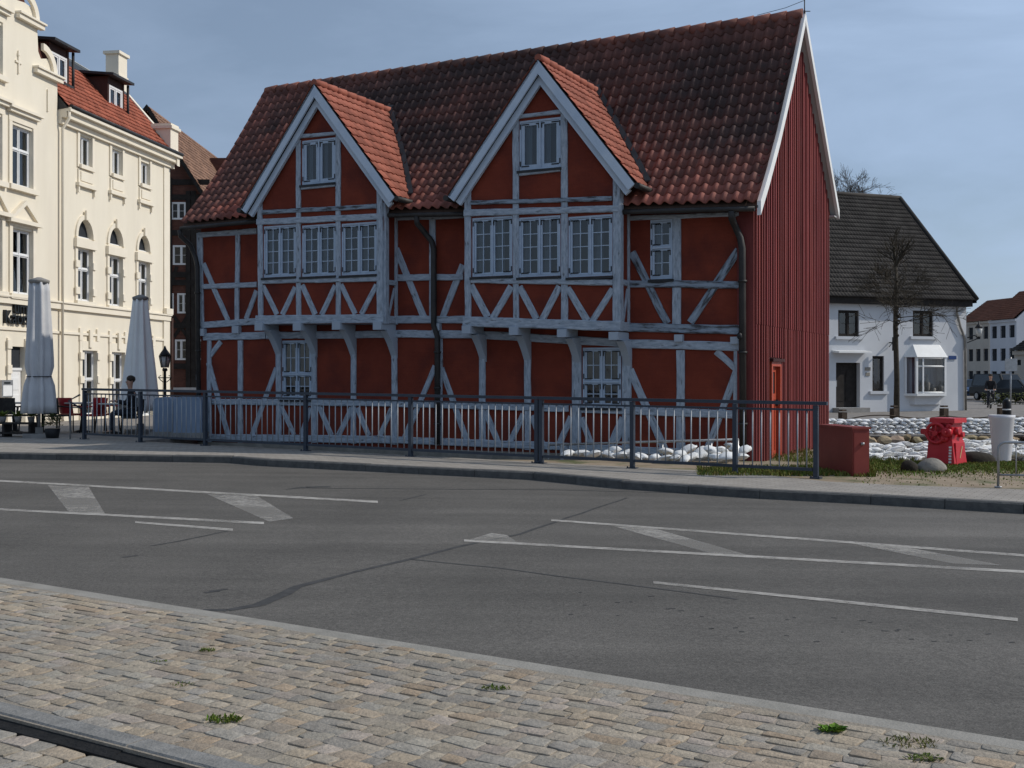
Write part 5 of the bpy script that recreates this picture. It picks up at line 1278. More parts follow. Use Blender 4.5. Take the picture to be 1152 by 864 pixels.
for r in range(rows):
    k = 3.3+.13*(r % 2); zt_ = -.10+.05+.088*r
    while k < 10.6:
        q = PQ.pt(k+R.uniform(-.03,.03), zt_+R.uniform(-.015,.015), -.30-.045*r+R.uniform(-.03,.03))
        lab = ('white sandbag in the top course of the wall along the far quay' if r == rows-1 else 'white sandbag in a lower course of the wall along the far quay')
        bag(q, qa-math.pi/2+R.uniform(-.14,.14), lab, 'sandbags in the '+('top course' if r == rows-1 else 'lower courses')+' on the far quay', .84, (R.uniform(-.10,.10),R.uniform(-.04,.10)), .76)
        k += R.uniform(.235,.265)
# near bank heap: behind the cabinet, the machine and the planter
for i in range(108):
    t = i/107; row = i % 4
    x = lerp(6.5, 10.0, (i//4)/27)+R.uniform(-.06,.06); y = lerp(21.0, 22.0, (i//4)/27)+row*.13+R.uniform(-.04,.04)
    z = .11+.072*row+R.uniform(-.02,.025)-.03*math.sin(x*2.0)
    bag((x,y,z), R.uniform(-1.3,1.3), 'white sandbag in the slumped heap on the grass behind the red machine', 'sandbags in the heap on the near bank', .72, (R.uniform(-.5,-.05),R.uniform(-.3,.3)), .72)
# along the foot of the house front
hb = [(640,523,.0),(655,524,.02),(668,522,.02),(684,521,.05),(698,524,.02),(712,525,.0),(722,522,.05),(737,524,.03),(748,526,.0),(760,527,0),(772,528,0),(780,521,.1),(792,520,.12),(765,517,.1),(750,515,.16),(801,514,.1),(812,513,.12),(820,518,.1),(826,511,.2),(830,516,.2),(822,508,.3),(805,521,.05),(790,513,.2),(776,512,.22),(838,512,.2),(816,522,.03),(833,521,.05),(690,513,.1),(706,516,.1)]
for i, (x, y, z) in enumerate(hb):
    P_ = P0.off(lerp(2.1,.75,min(1,z/.25))+R.uniform(-.1,.1)); q = P_.at(x, y); 
    q.z = max(q.z, onz(q, .10).z-.0)+.04
    bag(q, R.uniform(0,3), 'white sandbag dumped at the foot of the red house behind the railing', 'sandbags at the foot of the house', .66, (R.uniform(-.3,.3),R.uniform(-.3,.3)))
# wooden posts with a sagging rope along the far quay
pxs = [(948,462),(1006,457.5),(1062,457.5),(1124.5,457),(1180,456)]
tops_ = []
for i, (x, y) in enumerate(pxs):
    P_ = PQ.off(-1.6); k, z = P_.hit(x, y); q = P_.pt(k, z)
    lb = ['wooden quay post nearest the red gable','wooden quay post directly in front of the street tree','wooden quay post above the red machine','thin wooden quay post left of the black bollard','wooden quay post beyond the black bollard'][i]
    mb = MB(); wd = .19 if i != 3 else .11; mb.box((q.x,q.y,(z-.1)/2-.05), wd, wd, z+.1+.0, qa+.3); mb.box((q.x,q.y,z+.012), wd*.86, wd*.86, .05, qa+.3)
    tag(mb.build('quay_post', M['wood_post']), lb, 'post', 'wooden posts along the far quay'); tops_.append(q)
for i, (a, b) in enumerate(zip([tops_[0]-Vector((2.4,.2,0))]+tops_, tops_)):
    mb = MB(); pts = []
    for j in range(11):
        t = j/10; p = a.lerp(b, t); p.z -= .28+.12*math.sin(math.pi*t)*(.6 if i != 1 else -.6); pts.append(p+Vector((0,-.12,0)))
    mb.tube(pts, .018, 5); 
    tag(mb.build('quay_rope', M['wood_post']), ['dark rope from the first quay post towards the red gable','dark rope rising from the first quay post to the tree','dark rope between the tree and the post above the red machine','dark rope from the post above the machine to the thin post','dark rope beyond the thin quay post'][i], 'rope')
bo = MB(); q = PQ.off(-1.35).at(1132.5, 449); bo.lathe([(.125,-.1),(.125,q.z-.10),(.105,q.z-.03),(.05,q.z+.005),(.0,q.z+.01)], (q.x,q.y,0), 16)
bo_ = tag(bo.build('bollard', M['black_gloss']), 'black round topped bollard behind the white planter', 'bollard'); bb = MB(); bb.lathe([(.127,q.z-.34),(.127,q.z-.30)],(q.x,q.y,0),16); bb.build('white_band', M['white_board'], bo_)
sg = MB(); q = atY(1137, 417, 47); sg.tube([(q.x,q.y,-.1),(q.x,q.y,q.z+.55)], .035, 8)
T = thing('street_sign', 'tall sign on a thin grey post behind the black bollard, seen from its back', 'sign', (q.x,q.y,-.08)); sg.build('post', M['galv'], T)
sg = MB(); sg.box((q.x,q.y-.05,q.z+.24),.52,.02,.50,.1); sg.build('sign_panel', M['galv'], T)

# ================================================================== objects on the verge
# red service cabinet
A, B_, C_ = ghit(920.5,530,.09), ghit(959.5,537,.09), ghit(975,531.5,.09)
e1 = (B_-A); e1.z = 0; e2 = (C_-B_); e2.z = 0; e2 = Vector((-e1.y,e1.x,0)).normalized()*.27
hgt = .77; zb_ = onz(B_,.05).z
T = thing('service_cabinet', 'plain dull red metal service cabinet at the end of the railing', 'cabinet', (B_+(A-B_)*.5+e2*.5))
cb = MB(); cb.hexa([A,B_,B_+e2,A+e2] and [Vector((p.x,p.y,zb_)) for p in (A,B_,B_+e2,A+e2)], [Vector((p.x,p.y,zb_+hgt)) for p in (A,B_,B_+e2,A+e2)]); cb.build('body', M['red_box'], T)
o_ = .02; u1, u2 = e1.normalized(), e2.normalized()
ld = MB(); ld.hexa([Vector((p.x,p.y,zb_+hgt+.001)) for p in (A-u1*o_-u2*o_,B_+u1*o_-u2*o_,B_+u1*o_+e2+u2*o_,A-u1*o_+e2+u2*o_)],[Vector((p.x,p.y,zb_+hgt+.035)) for p in (A-u1*o_-u2*o_,B_+u1*o_-u2*o_,B_+u1*o_+e2+u2*o_,A-u1*o_+e2+u2*o_)]); ld.build('lid', M['red_box'], T)
dr_ = MB(); dd_ = u1*.008
p0, p1 = B_+e2*.06, B_+e2*.94
dr_.hexa([Vector((p.x,p.y,zb_+.06)) for p in (p0,p0+dd_,p1+dd_,p1)],[Vector((p.x,p.y,zb_+hgt-.04)) for p in (p0,p0+dd_,p1+dd_,p1)]); d_o = dr_.build('door', M['red_box'], T)
hn = MB(); q = B_+e2*.55+u1*.02; hn.lathe([(.03,-.02),(.03,.02)], Vector((q.x,q.y,zb_+.55)), 10); hn.build('handle', M['galv'], d_o)

# old red machine
c = ghit(1064, 527.5, .06); mz = c.z; az = -.80
T = thing('old_machine', 'old bright red cast machine with wheel, hopper and side door on the grass', 'machine', c)
Mz = Matrix.Rotation(az, 3, 'Z')
def mp3(x, y, z): return c+Mz@Vector((x*.80,y*.80,z))
def mhex(mb, x0,x1,y0,y1,z0, X0,X1,Y0,Y1,z1): mb.hexa([mp3(x0,y0,z0),mp3(x1,y0,z0),mp3(x1,y1,z0),mp3(x0,y1,z0)],[mp3(X0,Y0,z1),mp3(X1,Y0,z1),mp3(X1,Y1,z1),mp3(X0,Y1,z1)])
mb = MB(); mhex(mb,-.30,.34,-.30,.30,.04,-.26,.27,-.27,.27,.50); mhex(mb,-.33,.40,-.33,.33,-.05,-.32,.39,-.32,.32,.04); mhex(mb,-.24,.26,-.25,.25,.50,-.20,.25,-.22,.22,.76); mb.build('body', M['red_machine'], T)
mb = MB(); mhex(mb,-.22,.33,-.30,.28,.80,-.22,.33,-.30,.28,.88); mhex(mb,-.18,.27,-.24,.22,.765,-.18,.27,-.24,.22,.799); mb.build('top_plate', M['red_machine'], T)
mb = MB(); cw = mp3(-.08,-.30,.62); ax = Mz@Vector((0,-1,0)); rx = Mz@Vector((1,0,0))
ring = [cw+(rx*math.cos(a)+Vector((0,0,1))*math.sin(a))*.165 for a in [2*math.pi*i/20 for i in range(21)]]
mb.tube(ring, .028, 8, False); mb.tube([cw-ax*.08, cw+ax*.05], .045, 10)
for i in range(5): a = 2*math.pi*i/5+.3; mb.tube([cw, cw+(rx*math.cos(a)+Vector((0,0,1))*math.sin(a))*.18], .016, 6)
mb.build('wheel', M['red_machine'], T)
mb = MB(); mb.hexa([mp3(-.20,-.16,.52),mp3(-.20,.10,.52),mp3(-.20,.10,.70),mp3(-.20,-.16,.70)],[mp3(-.52,-.10,.60),mp3(-.52,.06,.60),mp3(-.52,.06,.68),mp3(-.52,-.10,.68)]); mb.build('spout', M['red_machine'], T)
for (x, z, r, d) in ((.16,.64,.085,.10),(.10,.53,.06,.08),(.20,.74,.05,.06)):
    mb = MB(); q = mp3(x,-.22,z); mb.tube([q,q+ax*d,q+ax*(d+.01)],[r,r,r*.6],12); mb.tube([q+ax*d,q+ax*(d+.06)],[r*.35,r*.3],8); mb.build('flange', M['red_machine'], T)
for (y, z, r) in ((-.1,.66,.07),(.1,.60,.055)):
    mb = MB(); q = mp3(.24,y,z); mb.tube([q,q+rx*.09],[r,r*.8],12); mb.build('flange', M['red_machine'], T)
mb = MB(); mhex(mb,.20,.335,-.20,.22,.10,.20,.315,-.20,.22,.46); dm = mb.build('side_door', M['red_machine'], T)
mb = MB(); mb.hexa([mp3(.331,-.05,.20),mp3(.331,-.02,.20),mp3(.336,-.02,.20),mp3(.336,-.05,.20)],[mp3(.322,.06,.40),mp3(.322,.09,.40),mp3(.330,.09,.40),mp3(.330,.06,.40)]); mb.build('door_mark', mat('yellowed_mark_paint',(.55,.42,.22),None,5,.6), dm)
mb = MB()
for i in range(6): z = .12+.05*i; q0 = lerp(-.302,-.272,(z-.04)/.46); mb.hexa([mp3(.20,q0-.001,z),mp3(.26,q0-.001,z),mp3(.26,q0+.02,z),mp3(.20,q0+.02,z)],[mp3(.20,q0-.001+.002,z+.032),mp3(.26,q0+.001,z+.032),mp3(.26,q0+.02,z+.032),mp3(.20,q0+.02,z+.032)])
mb.build('lettering', M['white_paint'], T)
# boulders
def rock(px, py, sx, sy, sz, label, m_='rock_grey', seed=0, rz=0):
    q = ghit(px, py, .09); mb = MB(); mb.blob(q+Vector((0,sy*.6,sz*.55)), sx, sy, sz, rz, 3, .10, random.Random(seed)); tag(mb.build('boulder', M[m_]), label, 'boulder')
rock(1050.5,533,.24,.22,.155,'rounded grey boulder in front of the red machine',seed=3,rz=.2)
rock(1024.5,533,.14,.12,.14,'small pale blocky stone left of the grey boulder','boulder',8,.6)
rock(1102,525,.34,.26,.17,'dark shaded boulder between the red machine and the planter','boulder',5,.1)
# white planter and the tubular stand
q = ghit(1127,521,.08); T = thing('planter', 'tall white tapered planter behind the tubular stand', 'planter', q)
mb = MB(); prof = [(.15,-.03),(.155,.0),(.215,.80),(.232,.83),(.232,.88),(.2,.88),(.19,.78)]
mb.lathe(prof[:5]+[(.205,.88),(.195,.80)], q, 24); mb.build('pot', M['planter'], T)
mb = MB(); mb.lathe([(.194,.77),(.0,.80)], q, 16); mb.build('soil', M['dirt'], T)
T = thing('bike_stand', 'low galvanised tubular stand at the right edge of the pavement', 'bike stand', ghit(1123,547,.11))
a = ghit(1123,548,.11); dv = Vector((.96,-.28,0)); H2 = .62
def sp_(k, z): return a+dv*k+Vector((0,0,z))
mb = MB(); arc = [sp_(0,0),sp_(0,H2-.1)]+[sp_(.1-.1*math.cos(t),H2-.1+.1*math.sin(t)) for t in (.4,.8,1.2,1.57)]+[sp_(1.5,H2)]+[sp_(1.5+.1*math.sin(t),H2-.1+.1*math.cos(t)) for t in (.4,.8,1.2,1.57)]+[sp_(1.6,0)]
mb.tube(arc,.019,8); mb.lathe([(.05,-.01),(.05,.012)],sp_(0,0),10); mb.lathe([(.05,-.01),(.05,.012)],sp_(1.6,0),10); mb.build('frame', M['galv'], T)
mb = MB(); mb.tube([sp_(0,.17),sp_(1.6,.17)],.014,8); mb.build('lower_rail', M['galv'], T)
for i in range(1,7): mb = MB(); mb.tube([sp_(1.6*i/7,.17),sp_(1.6*i/7,H2)],.009,6); mb.build('bar', M['galv'], T)
# thin pale handrail between the railing and the house
T = thing('handrail', 'thin pale handrail running below the house front behind the railing', 'railing', P0.at(617,520,1.2))
P_ = P0.off(1.3); mb = MB(); mb.tube([P_.at(617,500.5),P_.at(715,497.5),P_.at(831,494.5)],.022,8); mb.build('rail', M['galv'], T)
for x in (617,632,690,745,800,830):
    y = lerp(500.5,494.5,(x-617)/214); t_ = P_.at(x,y); mb = MB(); mb.tube([t_,Vector((t_.x,t_.y,-.2))],.02 if x != 632 else .035,8); mb.build('post', M['galv'], T)
# grass on the verge
gr = MB(); rnd = random.Random(12)
def tuftzone(n, fn, h, cols):
    for i in range(n):
        p = fn(); b = rnd.uniform(0,6.28); L = h*rnd.uniform(.4,1.2); ln = rnd.uniform(.2,.9)
        tip = p+Vector((math.cos(b)*L*ln, math.sin(b)*L*ln, L)); w = Vector((-math.sin(b),math.cos(b),0))*rnd.uniform(.005,.011)
        c = tuple(rnd.uniform(x,y) for x,y in zip(*rnd.choice(cols))); m_ = p.lerp(tip,.6)+Vector((0,0,L*.12))
        gr.face([p-w,p+w,m_+w*.8,tip,m_-w*.8], col=c)
GC = [((.30,.40,.12),(.50,.62,.22)),((.45,.46,.22),(.62,.58,.32)),((.55,.46,.30),(.75,.62,.42))]
def z1(): 
    x = rnd.uniform(785,985); q = ghit(x, rnd.uniform(527,536) if x < 960 else rnd.uniform(529,537), .1); return vz(q)
tuftzone(5200, z1, .07, GC)
def z2(): return vz(ghit(rnd.uniform(975,1160), 519+abs(rnd.gauss(7,4.5)), .1))
tuftzone(11000, z2, .045, GC[:2]+GC[:1])
def z3(): return vz(ghit(rnd.uniform(960,1160), rnd.uniform(534,547), .1))
tuftzone(260, z3, .028, GC)
def z4(): return vz(Vector((rnd.uniform(4.9,7.0), rnd.uniform(19.3,24.5),0)))
tuftzone(1500, z4, .12, GC)
stuff(gr.build('verge_grass', M['grass'], fix=False), 'short patchy grass on the verge beside the red gable', 'grass')

# ================================================================== trees
def tree_parts(T, base, h_trunk, r0, crown_fn, mt='bark', mc='twig'):
    pass
def branch(mb, p, d, L, r, depth, rnd, spread, upb, minr=.006, seg=4, n=5):
    pts, rs = [p], [r]; q = p.copy(); dd = d.copy()
    for i in range(seg):
        dd = (dd+Vector((rnd.gauss(0,.13),rnd.gauss(0,.13),rnd.gauss(0,.10)+upb))).normalized(); q = q+dd*L/seg; pts.append(q.copy()); rs.append(max(minr, r*(1-.55*(i+1)/seg)))
    mb.tube(pts, rs, n if depth > 1 else 3, depth > 2)
    if depth <= 0: return
    m = rnd.choice((3,4)) if depth > 1 else rnd.choice((3,4,5))
    for i in range(m):
        t = rnd.uniform(.35,1.0); j = min(seg, int(t*seg)); a = rnd.uniform(0,6.28); s = rnd.uniform(.5,1.0)*spread
        u = dd.orthogonal().normalized(); v = dd.cross(u); nd = (dd+(u*math.cos(a)+v*math.sin(a))*s).normalized()
        branch(mb, pts[j], nd, L*rnd.uniform(.5,.75), max(minr, rs[j]*.62), depth-1, rnd, spread, upb, minr, 3, n)
q = atY(1008.5, 470, 44); TR = thing('street_tree', 'small bare pollarded tree standing in front of the white house', 'tree', (q.x,44,-.1))
rnd = random.Random(17); base = Vector((q.x,44,-.2)); tp = atY(1008, 300, 44)
mb = MB(); tr = [base, base.lerp(tp,.3)+Vector((.02,0,0)), base.lerp(tp,.62)+Vector((-.03,0,0)), base.lerp(tp,.85), tp]; mb.tube(tr, [.12,.10,.09,.075,.045], 10); 
for i in range(14): z = rnd.uniform(.5,.95); c = base.lerp(tp,z); mb.blob(c+Vector((rnd.uniform(-.09,.09),rnd.uniform(-.1,0),0)), .06,.06,.07,0,1,.2,rnd)
mb.build('trunk', M['bark'], TR)
cr = MB()
for i in range(17):
    z = rnd.uniform(.50,1.0); c = base.lerp(tp,z); a = rnd.uniform(0,6.28); lv = 1-.5*(z-.6)/.4
    d = Vector((math.cos(a), math.sin(a)*.8, rnd.uniform(-.12,.45))).normalized()
    branch(cr, c, d, rnd.uniform(1.3,2.0)*lv, .020*lv, 3, rnd, .85, .05 if z > .75 else .0, .007, 4, 4)
for i in range(9):
    a = rnd.uniform(0,6.28); branch(cr, tp, Vector((math.cos(a)*.5,math.sin(a)*.5,1)).normalized(), rnd.uniform(.8,1.3), .04, 2, rnd, .8, .05, .007, 4, 4)
cr.build('crown', M['bark'], TR)
q = atY(943, 222, 82); TR = thing('bare_tree', 'large bare leafless tree rising behind the white house roof', 'tree', (q.x,82,0)); rnd = random.Random(5)
mb = MB(); mb.tube([(q.x,82,0),(q.x+.1,82,5),(q.x,82,12.0)],[.45,.38,.20],10); mb.build('trunk', M['bark'], TR)
cr = MB()
for i in range(60):
    a = 2*math.pi*i/30+rnd.uniform(-.2,.2); el = rnd.uniform(.4,1.4); d = Vector((math.cos(a)*math.cos(el),math.sin(a)*math.cos(el),math.sin(el)))
    branch(cr, Vector((q.x,82,rnd.uniform(9.0,12.0))), d, rnd.uniform(2.2,3.1), .08, 4, rnd, .9, .05, .009, 4, 4)
cr.build('crown', M['twig'], TR)

# ================================================================== terrace: parasols, lantern, counter, chairs, tables
def parasol(px, ybase, yt, Y, rb, rt, label, m_, seed, tie=None, zb=None):
    q = atY(px, CY, Y); zg_ = g(q.x)+.11; zt_ = EYE-(yt-CY)/F*Y; T = thing('closed_parasol', label, 'parasol', (q.x,Y,zg_), 'closed parasols on the terrace')
    mb = MB(); mb.tube([(q.x,Y,zg_-.02),(q.x,Y,zt_-.05)],.035,10); mb.build('pole', M['galv'], T)
    mb = MB(); mb.box((q.x,Y,zg_+.04),.7,.7,.10,.4); mb.box((q.x,Y,zg_+.16),.16,.16,.14,.4); mb.build('base', M['concrete'], T)
    rnd = random.Random(seed); z0 = zb if zb is not None else zg_+.55; n = 14; ph = [rnd.uniform(0,6.28) for _ in range(4)]
    prof = []
    for i in range(n+1):
        t = i/n; r = lerp(rb, rt, t**.9)
        if tie: r *= 1-.22*math.exp(-((t-tie)/.05)**2)
        prof.append((r, z0+(zt_-z0)*t))
    def wob(a, i): 
        t = i/n; k = 1-.3*t
        return 1+k*(.20*math.cos(8*a+ph[0])+.07*math.sin(5*a+ph[1]+3*t)+.05*math.sin(13*a+ph[2]))
    mb = MB(); mb.lathe(prof, (q.x,Y,0), 64, wob); mb.build('canopy', M[m_], T)
    mb = MB(); mb.lathe([(rt*1.12,zt_-.02),(rt*1.2,zt_+.04),(rt*1.15,zt_+.06),(.05,zt_+.12)], (q.x,Y,0), 16); mb.build('cap', M['concrete'], T)
    if tie:
        z = z0+(zt_-z0)*tie; r = lerp(rb,rt,tie**.9)*.92; mb = MB(); mb.tube([(q.x+r*math.cos(a),Y+r*math.sin(a),z) for a in [i*math.pi/10 for i in range(21)]],.012,5,False); mb.build('tie_strap', M['iron'], T)
parasol(44, 490, 318, 26.2, .33, .19, 'grey shaded closed parasol tied at the waist, nearest the left edge', 'fabric_shaded', 3, .28)
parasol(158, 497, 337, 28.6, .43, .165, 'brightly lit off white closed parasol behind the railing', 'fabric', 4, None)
q = atY(185.5, 440, 30.5); T = thing('street_lantern', 'black cast iron lantern post beside the lit parasol', 'street lamp', (q.x,30.5,.2)); z_ = lambda y: EYE-(y-CY)/F*30.5
mb = MB(); mb.lathe([(.13,.15),(.12,.5),(.05,.6),(.035,z_(418)),(.07,z_(417)),(.07,z_(415.5)),(.05,z_(414))],(q.x,30.5,0),10)
mb.tube([(q.x-.18,30.5,z_(425)),(q.x+.18,30.5,z_(425))],.014,6)
for s in (-1,1): mb.tube([(q.x+s*.04,30.5,z_(430)),(q.x+s*.13,30.5,z_(427)),(q.x+s*.16,30.5,z_(423.5)),(q.x+s*.1,30.5,z_(422.5))],.012,5)
mb.build('post', M['iron'], T)
mb = MB(); mb.lathe([(.09,z_(413.5)),(.145,z_(401))],(q.x,30.5,0),6); mb.build('lamp_glass', M['lamp_glass'], T)
mb = MB(); mb.lathe([(.17,z_(401)+.001),(.12,z_(397)),(.05,z_(393)),(.015,z_(389))],(q.x,30.5,0),6)
for i in range(6): a = 2*math.pi*i/6; mb.tube([(q.x+.095*math.cos(a),30.5+.095*math.sin(a),z_(413.5)),(q.x+.15*math.cos(a),30.5+.15*math.sin(a),z_(401))],.012,4)
mb.build('lantern_cap', M['iron'], T)
# covered counter: two rounded blocks
def cover(x0, x1, yt, yb, Y, dep, label):
    a, b = atY(x0, yb, Y), atY(x1, yt, Y); zg_ = g(a.x)+.10; w, h = b.x-a.x, b.z-zg_; T = thing('covered_counter', label, 'counter', ((a.x+b.x)/2, Y+dep/2, zg_))
    mb = MB(); r = .13; pol = [(0,.12),(w,.12),(w,h-r)]+[(w-r+r*math.cos(t),h-r+r*math.sin(t)) for t in (.4,.8,1.2,1.57)]+[(r-r*math.sin(t),h-r+r*math.cos(t)) for t in (0,.4,.8,1.2)]+[(0,h-r)]
    mb.extrude([Vector((a.x+x,Y,zg_+z)) for x, z in pol], Vector((-.1,dep,0))); mb.build('body', M['cover'], T)
    mb = MB(); mb.hexa([Vector((a.x-.05,Y-.05,zg_)),Vector((b.x+.05,Y-.05,zg_)),Vector((b.x,Y+dep,zg_)),Vector((a.x-.1,Y+dep,zg_))],[Vector((a.x-.05,Y-.05,zg_+.13)),Vector((b.x+.05,Y-.05,zg_+.13)),Vector((b.x,Y+dep,zg_+.13)),Vector((a.x-.1,Y+dep,zg_+.13))]); mb.build('plinth', M['concrete'], T)
cover(172, 194, 447, 500, 26.9, .9, 'narrow blue grey covered counter block with a rounded top')
cover(195, 227, 446.5, 501, 26.5, .8, 'wider blue grey covered counter block against the house corner')
def chair(x, Y, rz, label, m_, name='cafe_chair'):
    zg_ = g(x)+.105; T = thing(name, label, 'chair', (x,Y,zg_), 'chairs on the cafe terrace'); Q = Matrix.Rotation(rz,3,'Z')
    def w(a,b,c_): return Vector((x,Y,zg_))+Q@Vector((a,b,c_))
    mb = MB(); mb.hexa([w(-.23,-.22,.42),w(.23,-.22,.42),w(.22,.22,.41),w(-.22,.22,.41)],[w(-.23,-.22,.46),w(.23,-.22,.46),w(.22,.22,.45),w(-.22,.22,.45)]); mb.build('seat', M[m_], T)
    mb = MB()
    n = 6
    for i in range(n):
        a, b = -.24+.48*i/n, -.24+.48*(i+1)/n; f = lambda t: .24-.10*(abs(t)/.24)**2
        mb.hexa([w(a,f(a),.46),w(b,f(b),.46),w(b,f(b)+.03,.46),w(a,f(a)+.03,.46)],[w(a*1.08,f(a)+.07,.86),w(b*1.08,f(b)+.07,.86),w(b*1.08,f(b)+.10,.86),w(a*1.08,f(a)+.10,.86)])
    mb.build('backrest', M[m_], T)
    for sx in (-1,1):
        mb = MB(); mb.tube([w(sx*.23,-.18,.46),w(sx*.25,-.18,.64),w(sx*.25,.2,.66)],.02,6); mb.build('armrest', M[m_], T)
        for sy in (-1,1): mb = MB(); mb.tube([w(sx*.2,sy*.19,.42),w(sx*.23,sy*.22,0)],.017,6); mb.build('leg', M['chair_dark'], T)
def X(px, Y): return (px-CX)/F*Y
chair(X(81,29), 29.0, 2.6, 'bright red cafe chair left of the railing end', 'red_chair')
chair(X(105,28.6), 28.6, -1.9, 'dark red cafe chair behind the first railing bars', 'red_chair')
chair(X(121,29.4), 29.4, 1.4, 'red cafe chair behind the middle of the first railing bay', 'red_chair')
chair(X(64,28.0), 28.0, 1.2, 'dark woven cafe chair under the grey parasol', 'chair_dark')
chair(X(30,28.2), 28.2, -1.0, 'dark woven cafe chair left of the grey parasol', 'chair_dark')
chair(X(6,27.6), 27.6, .6, 'dark woven cafe chair at the left edge of the terrace', 'chair_dark')
def table(x, Y, label, r=.38, h=.74):
    zg_ = g(x)+.105; T = thing('cafe_table', label, 'table', (x,Y,zg_), 'tables on the cafe terrace')
    mb = MB(); mb.lathe([(r,h-.03),(r,h),(r*.97,h+.004)],(x,Y,zg_),20); mb.build('table_top', M['table_top'], T)
    mb = MB(); mb.lathe([(.22,0),(.2,.03),(.035,.06),(.03,h-.031)],(x,Y,zg_),10); mb.build('leg', M['iron'], T)
table(X(92,28.9), 28.9, 'round pale topped cafe table between the red chairs', .42)
table(X(128,28.3), 28.3, 'round cafe table in front of the seated person', .36)
table(X(48,28.6), 28.6, 'round cafe table under the grey parasol', .36); table(X(16,28.4), 28.4, 'round cafe table at the left edge below the menu case', .40)
# low shelf of plants at the left edge
T = thing('plant_stand', 'low dark slatted stand with potted plants at the left edge', 'plant stand', (X(8,26.4),26.4,.3))
mb = MB(); zg_ = g(X(8,26.4))+.1
for z in (.10,.32): mb.box((X(8,26.4),26.4,zg_+z),1.35,.4,.035,-.1)
for dx in (-.6,0,.6): mb.box((X(8,26.4)+dx,26.4,zg_+.16),.05,.36,.33,-.1)
mb.build('shelf', M['chair_dark'], T)
for i, dx in enumerate((-.45,-.1,.25,.55)):
    mb = MB(); c_ = (X(8,26.4)+dx,26.4,zg_+.34); mb.lathe([(.06,0),(.085,.13)],c_,10); mb.build('pot', M['concrete'], T)
    mb = MB()
    for j in range(50):
        a = R.uniform(0,6.28); L = R.uniform(.08,.2); p = Vector(c_)+Vector((0,0,.13)); tip = p+Vector((math.cos(a)*L,math.sin(a)*L,R.uniform(.03,.16))); w_ = Vector((-math.sin(a),math.cos(a),0))*.02; q_ = R.uniform(.4,.7)
        mb.face([p,p.lerp(tip,.6)-w_,tip,p.lerp(tip,.6)+w_], col=(q_*.8,q_,q_*.35))
    mb.build('plant', M['grass'], T, fix=False)
mb = MB(); T = thing('potted_shrub', 'dark evergreen shrub in a pot between the grey parasol and the red chairs', 'plant', (X(59,26.0),26.0,.28)); c_ = Vector((X(59,26.0),26.0,g(-10)+.1)); mb.lathe([(.13,0),(.17,.22),(.16,.23)],c_,12); mb.build('pot', M['iron'], T)
mb = MB()
for j in range(420):
    a = R.uniform(0,6.28); el = R.uniform(-.4,1.5); rr = R.uniform(.08,.25); p = c_+Vector((math.cos(a)*math.cos(el)*rr,math.sin(a)*math.cos(el)*rr,.36+math.sin(el)*rr*.9)); b = R.uniform(0,6.28); w_ = Vector((math.cos(b),math.sin(b),R.uniform(-.6,.6)))*.03; v_ = Vector((-math.sin(b),math.cos(b),R.uniform(-.8,.8)))*.014; q_ = R.uniform(.1,.28); mb.face([p-w_,p-v_,p+w_,p+v_], col=(q_,q_*1.1,q_*.6))
mb.build('foliage', M['grass'], T, fix=False)
# slim end frame at the railing's left end
T = thing('end_gate', 'slim metal frame with a slanted arm at the left end of the railing', 'gate', (X(76,25.8),25.8,.3)); zg_ = g(-10)+.1
mb = MB(); za_ = lambda y: EYE-(y-CY)/F*25.7
mb.tube([(X(79,25.7),25.7,zg_),(X(79,25.7),25.7,za_(451))],.016,6); mb.build('post', M['galv'], T)
mb = MB(); mb.tube([(X(90,25.7),25.7,za_(444)),(X(77,25.7),25.7,za_(451)),(X(92,25.7),25.7,za_(460))],.022,6); mb.tube([(X(78,25.7),25.7,za_(458.5)),(X(92,25.7),25.7,za_(458.5))],.014,6); mb.build('arm', M['rail'], T)

# ================================================================== people
def skin_mesh(name, J, E, matl, parent, sub=1):
    """J: name -> (point, radius); E: edges; grown into one continuous surface."""
    names = list(J); me = bpy.data.meshes.new(name); org = rootloc(parent)
    me.from_pydata([Vector(J[n][0])-org for n in names], [(names.index(a), names.index(b)) for a, b in E], [])
    o = bpy.data.objects.new(name, me); COL.objects.link(o); o.parent = parent
    md = o.modifiers.new('skin', 'SKIN'); md.use_smooth_shade = True
    for i, n in enumerate(names): r = J[n][1]; me.skin_vertices[0].data[i].radius = r if isinstance(r, tuple) else (r, r); me.skin_vertices[0].data[i].use_root = (i == 0)
    s = o.modifiers.new('sub', 'SUBSURF'); s.levels = s.render_levels = sub
    me.materials.append(matl)
    bpy.context.view_layer.update()
    dg = bpy.context.evaluated_depsgraph_get(); nm = bpy.data.meshes.new_from_object(o.evaluated_get(dg)); o.modifiers.clear(); o.data = nm; bpy.data.meshes.remove(me)
    return o
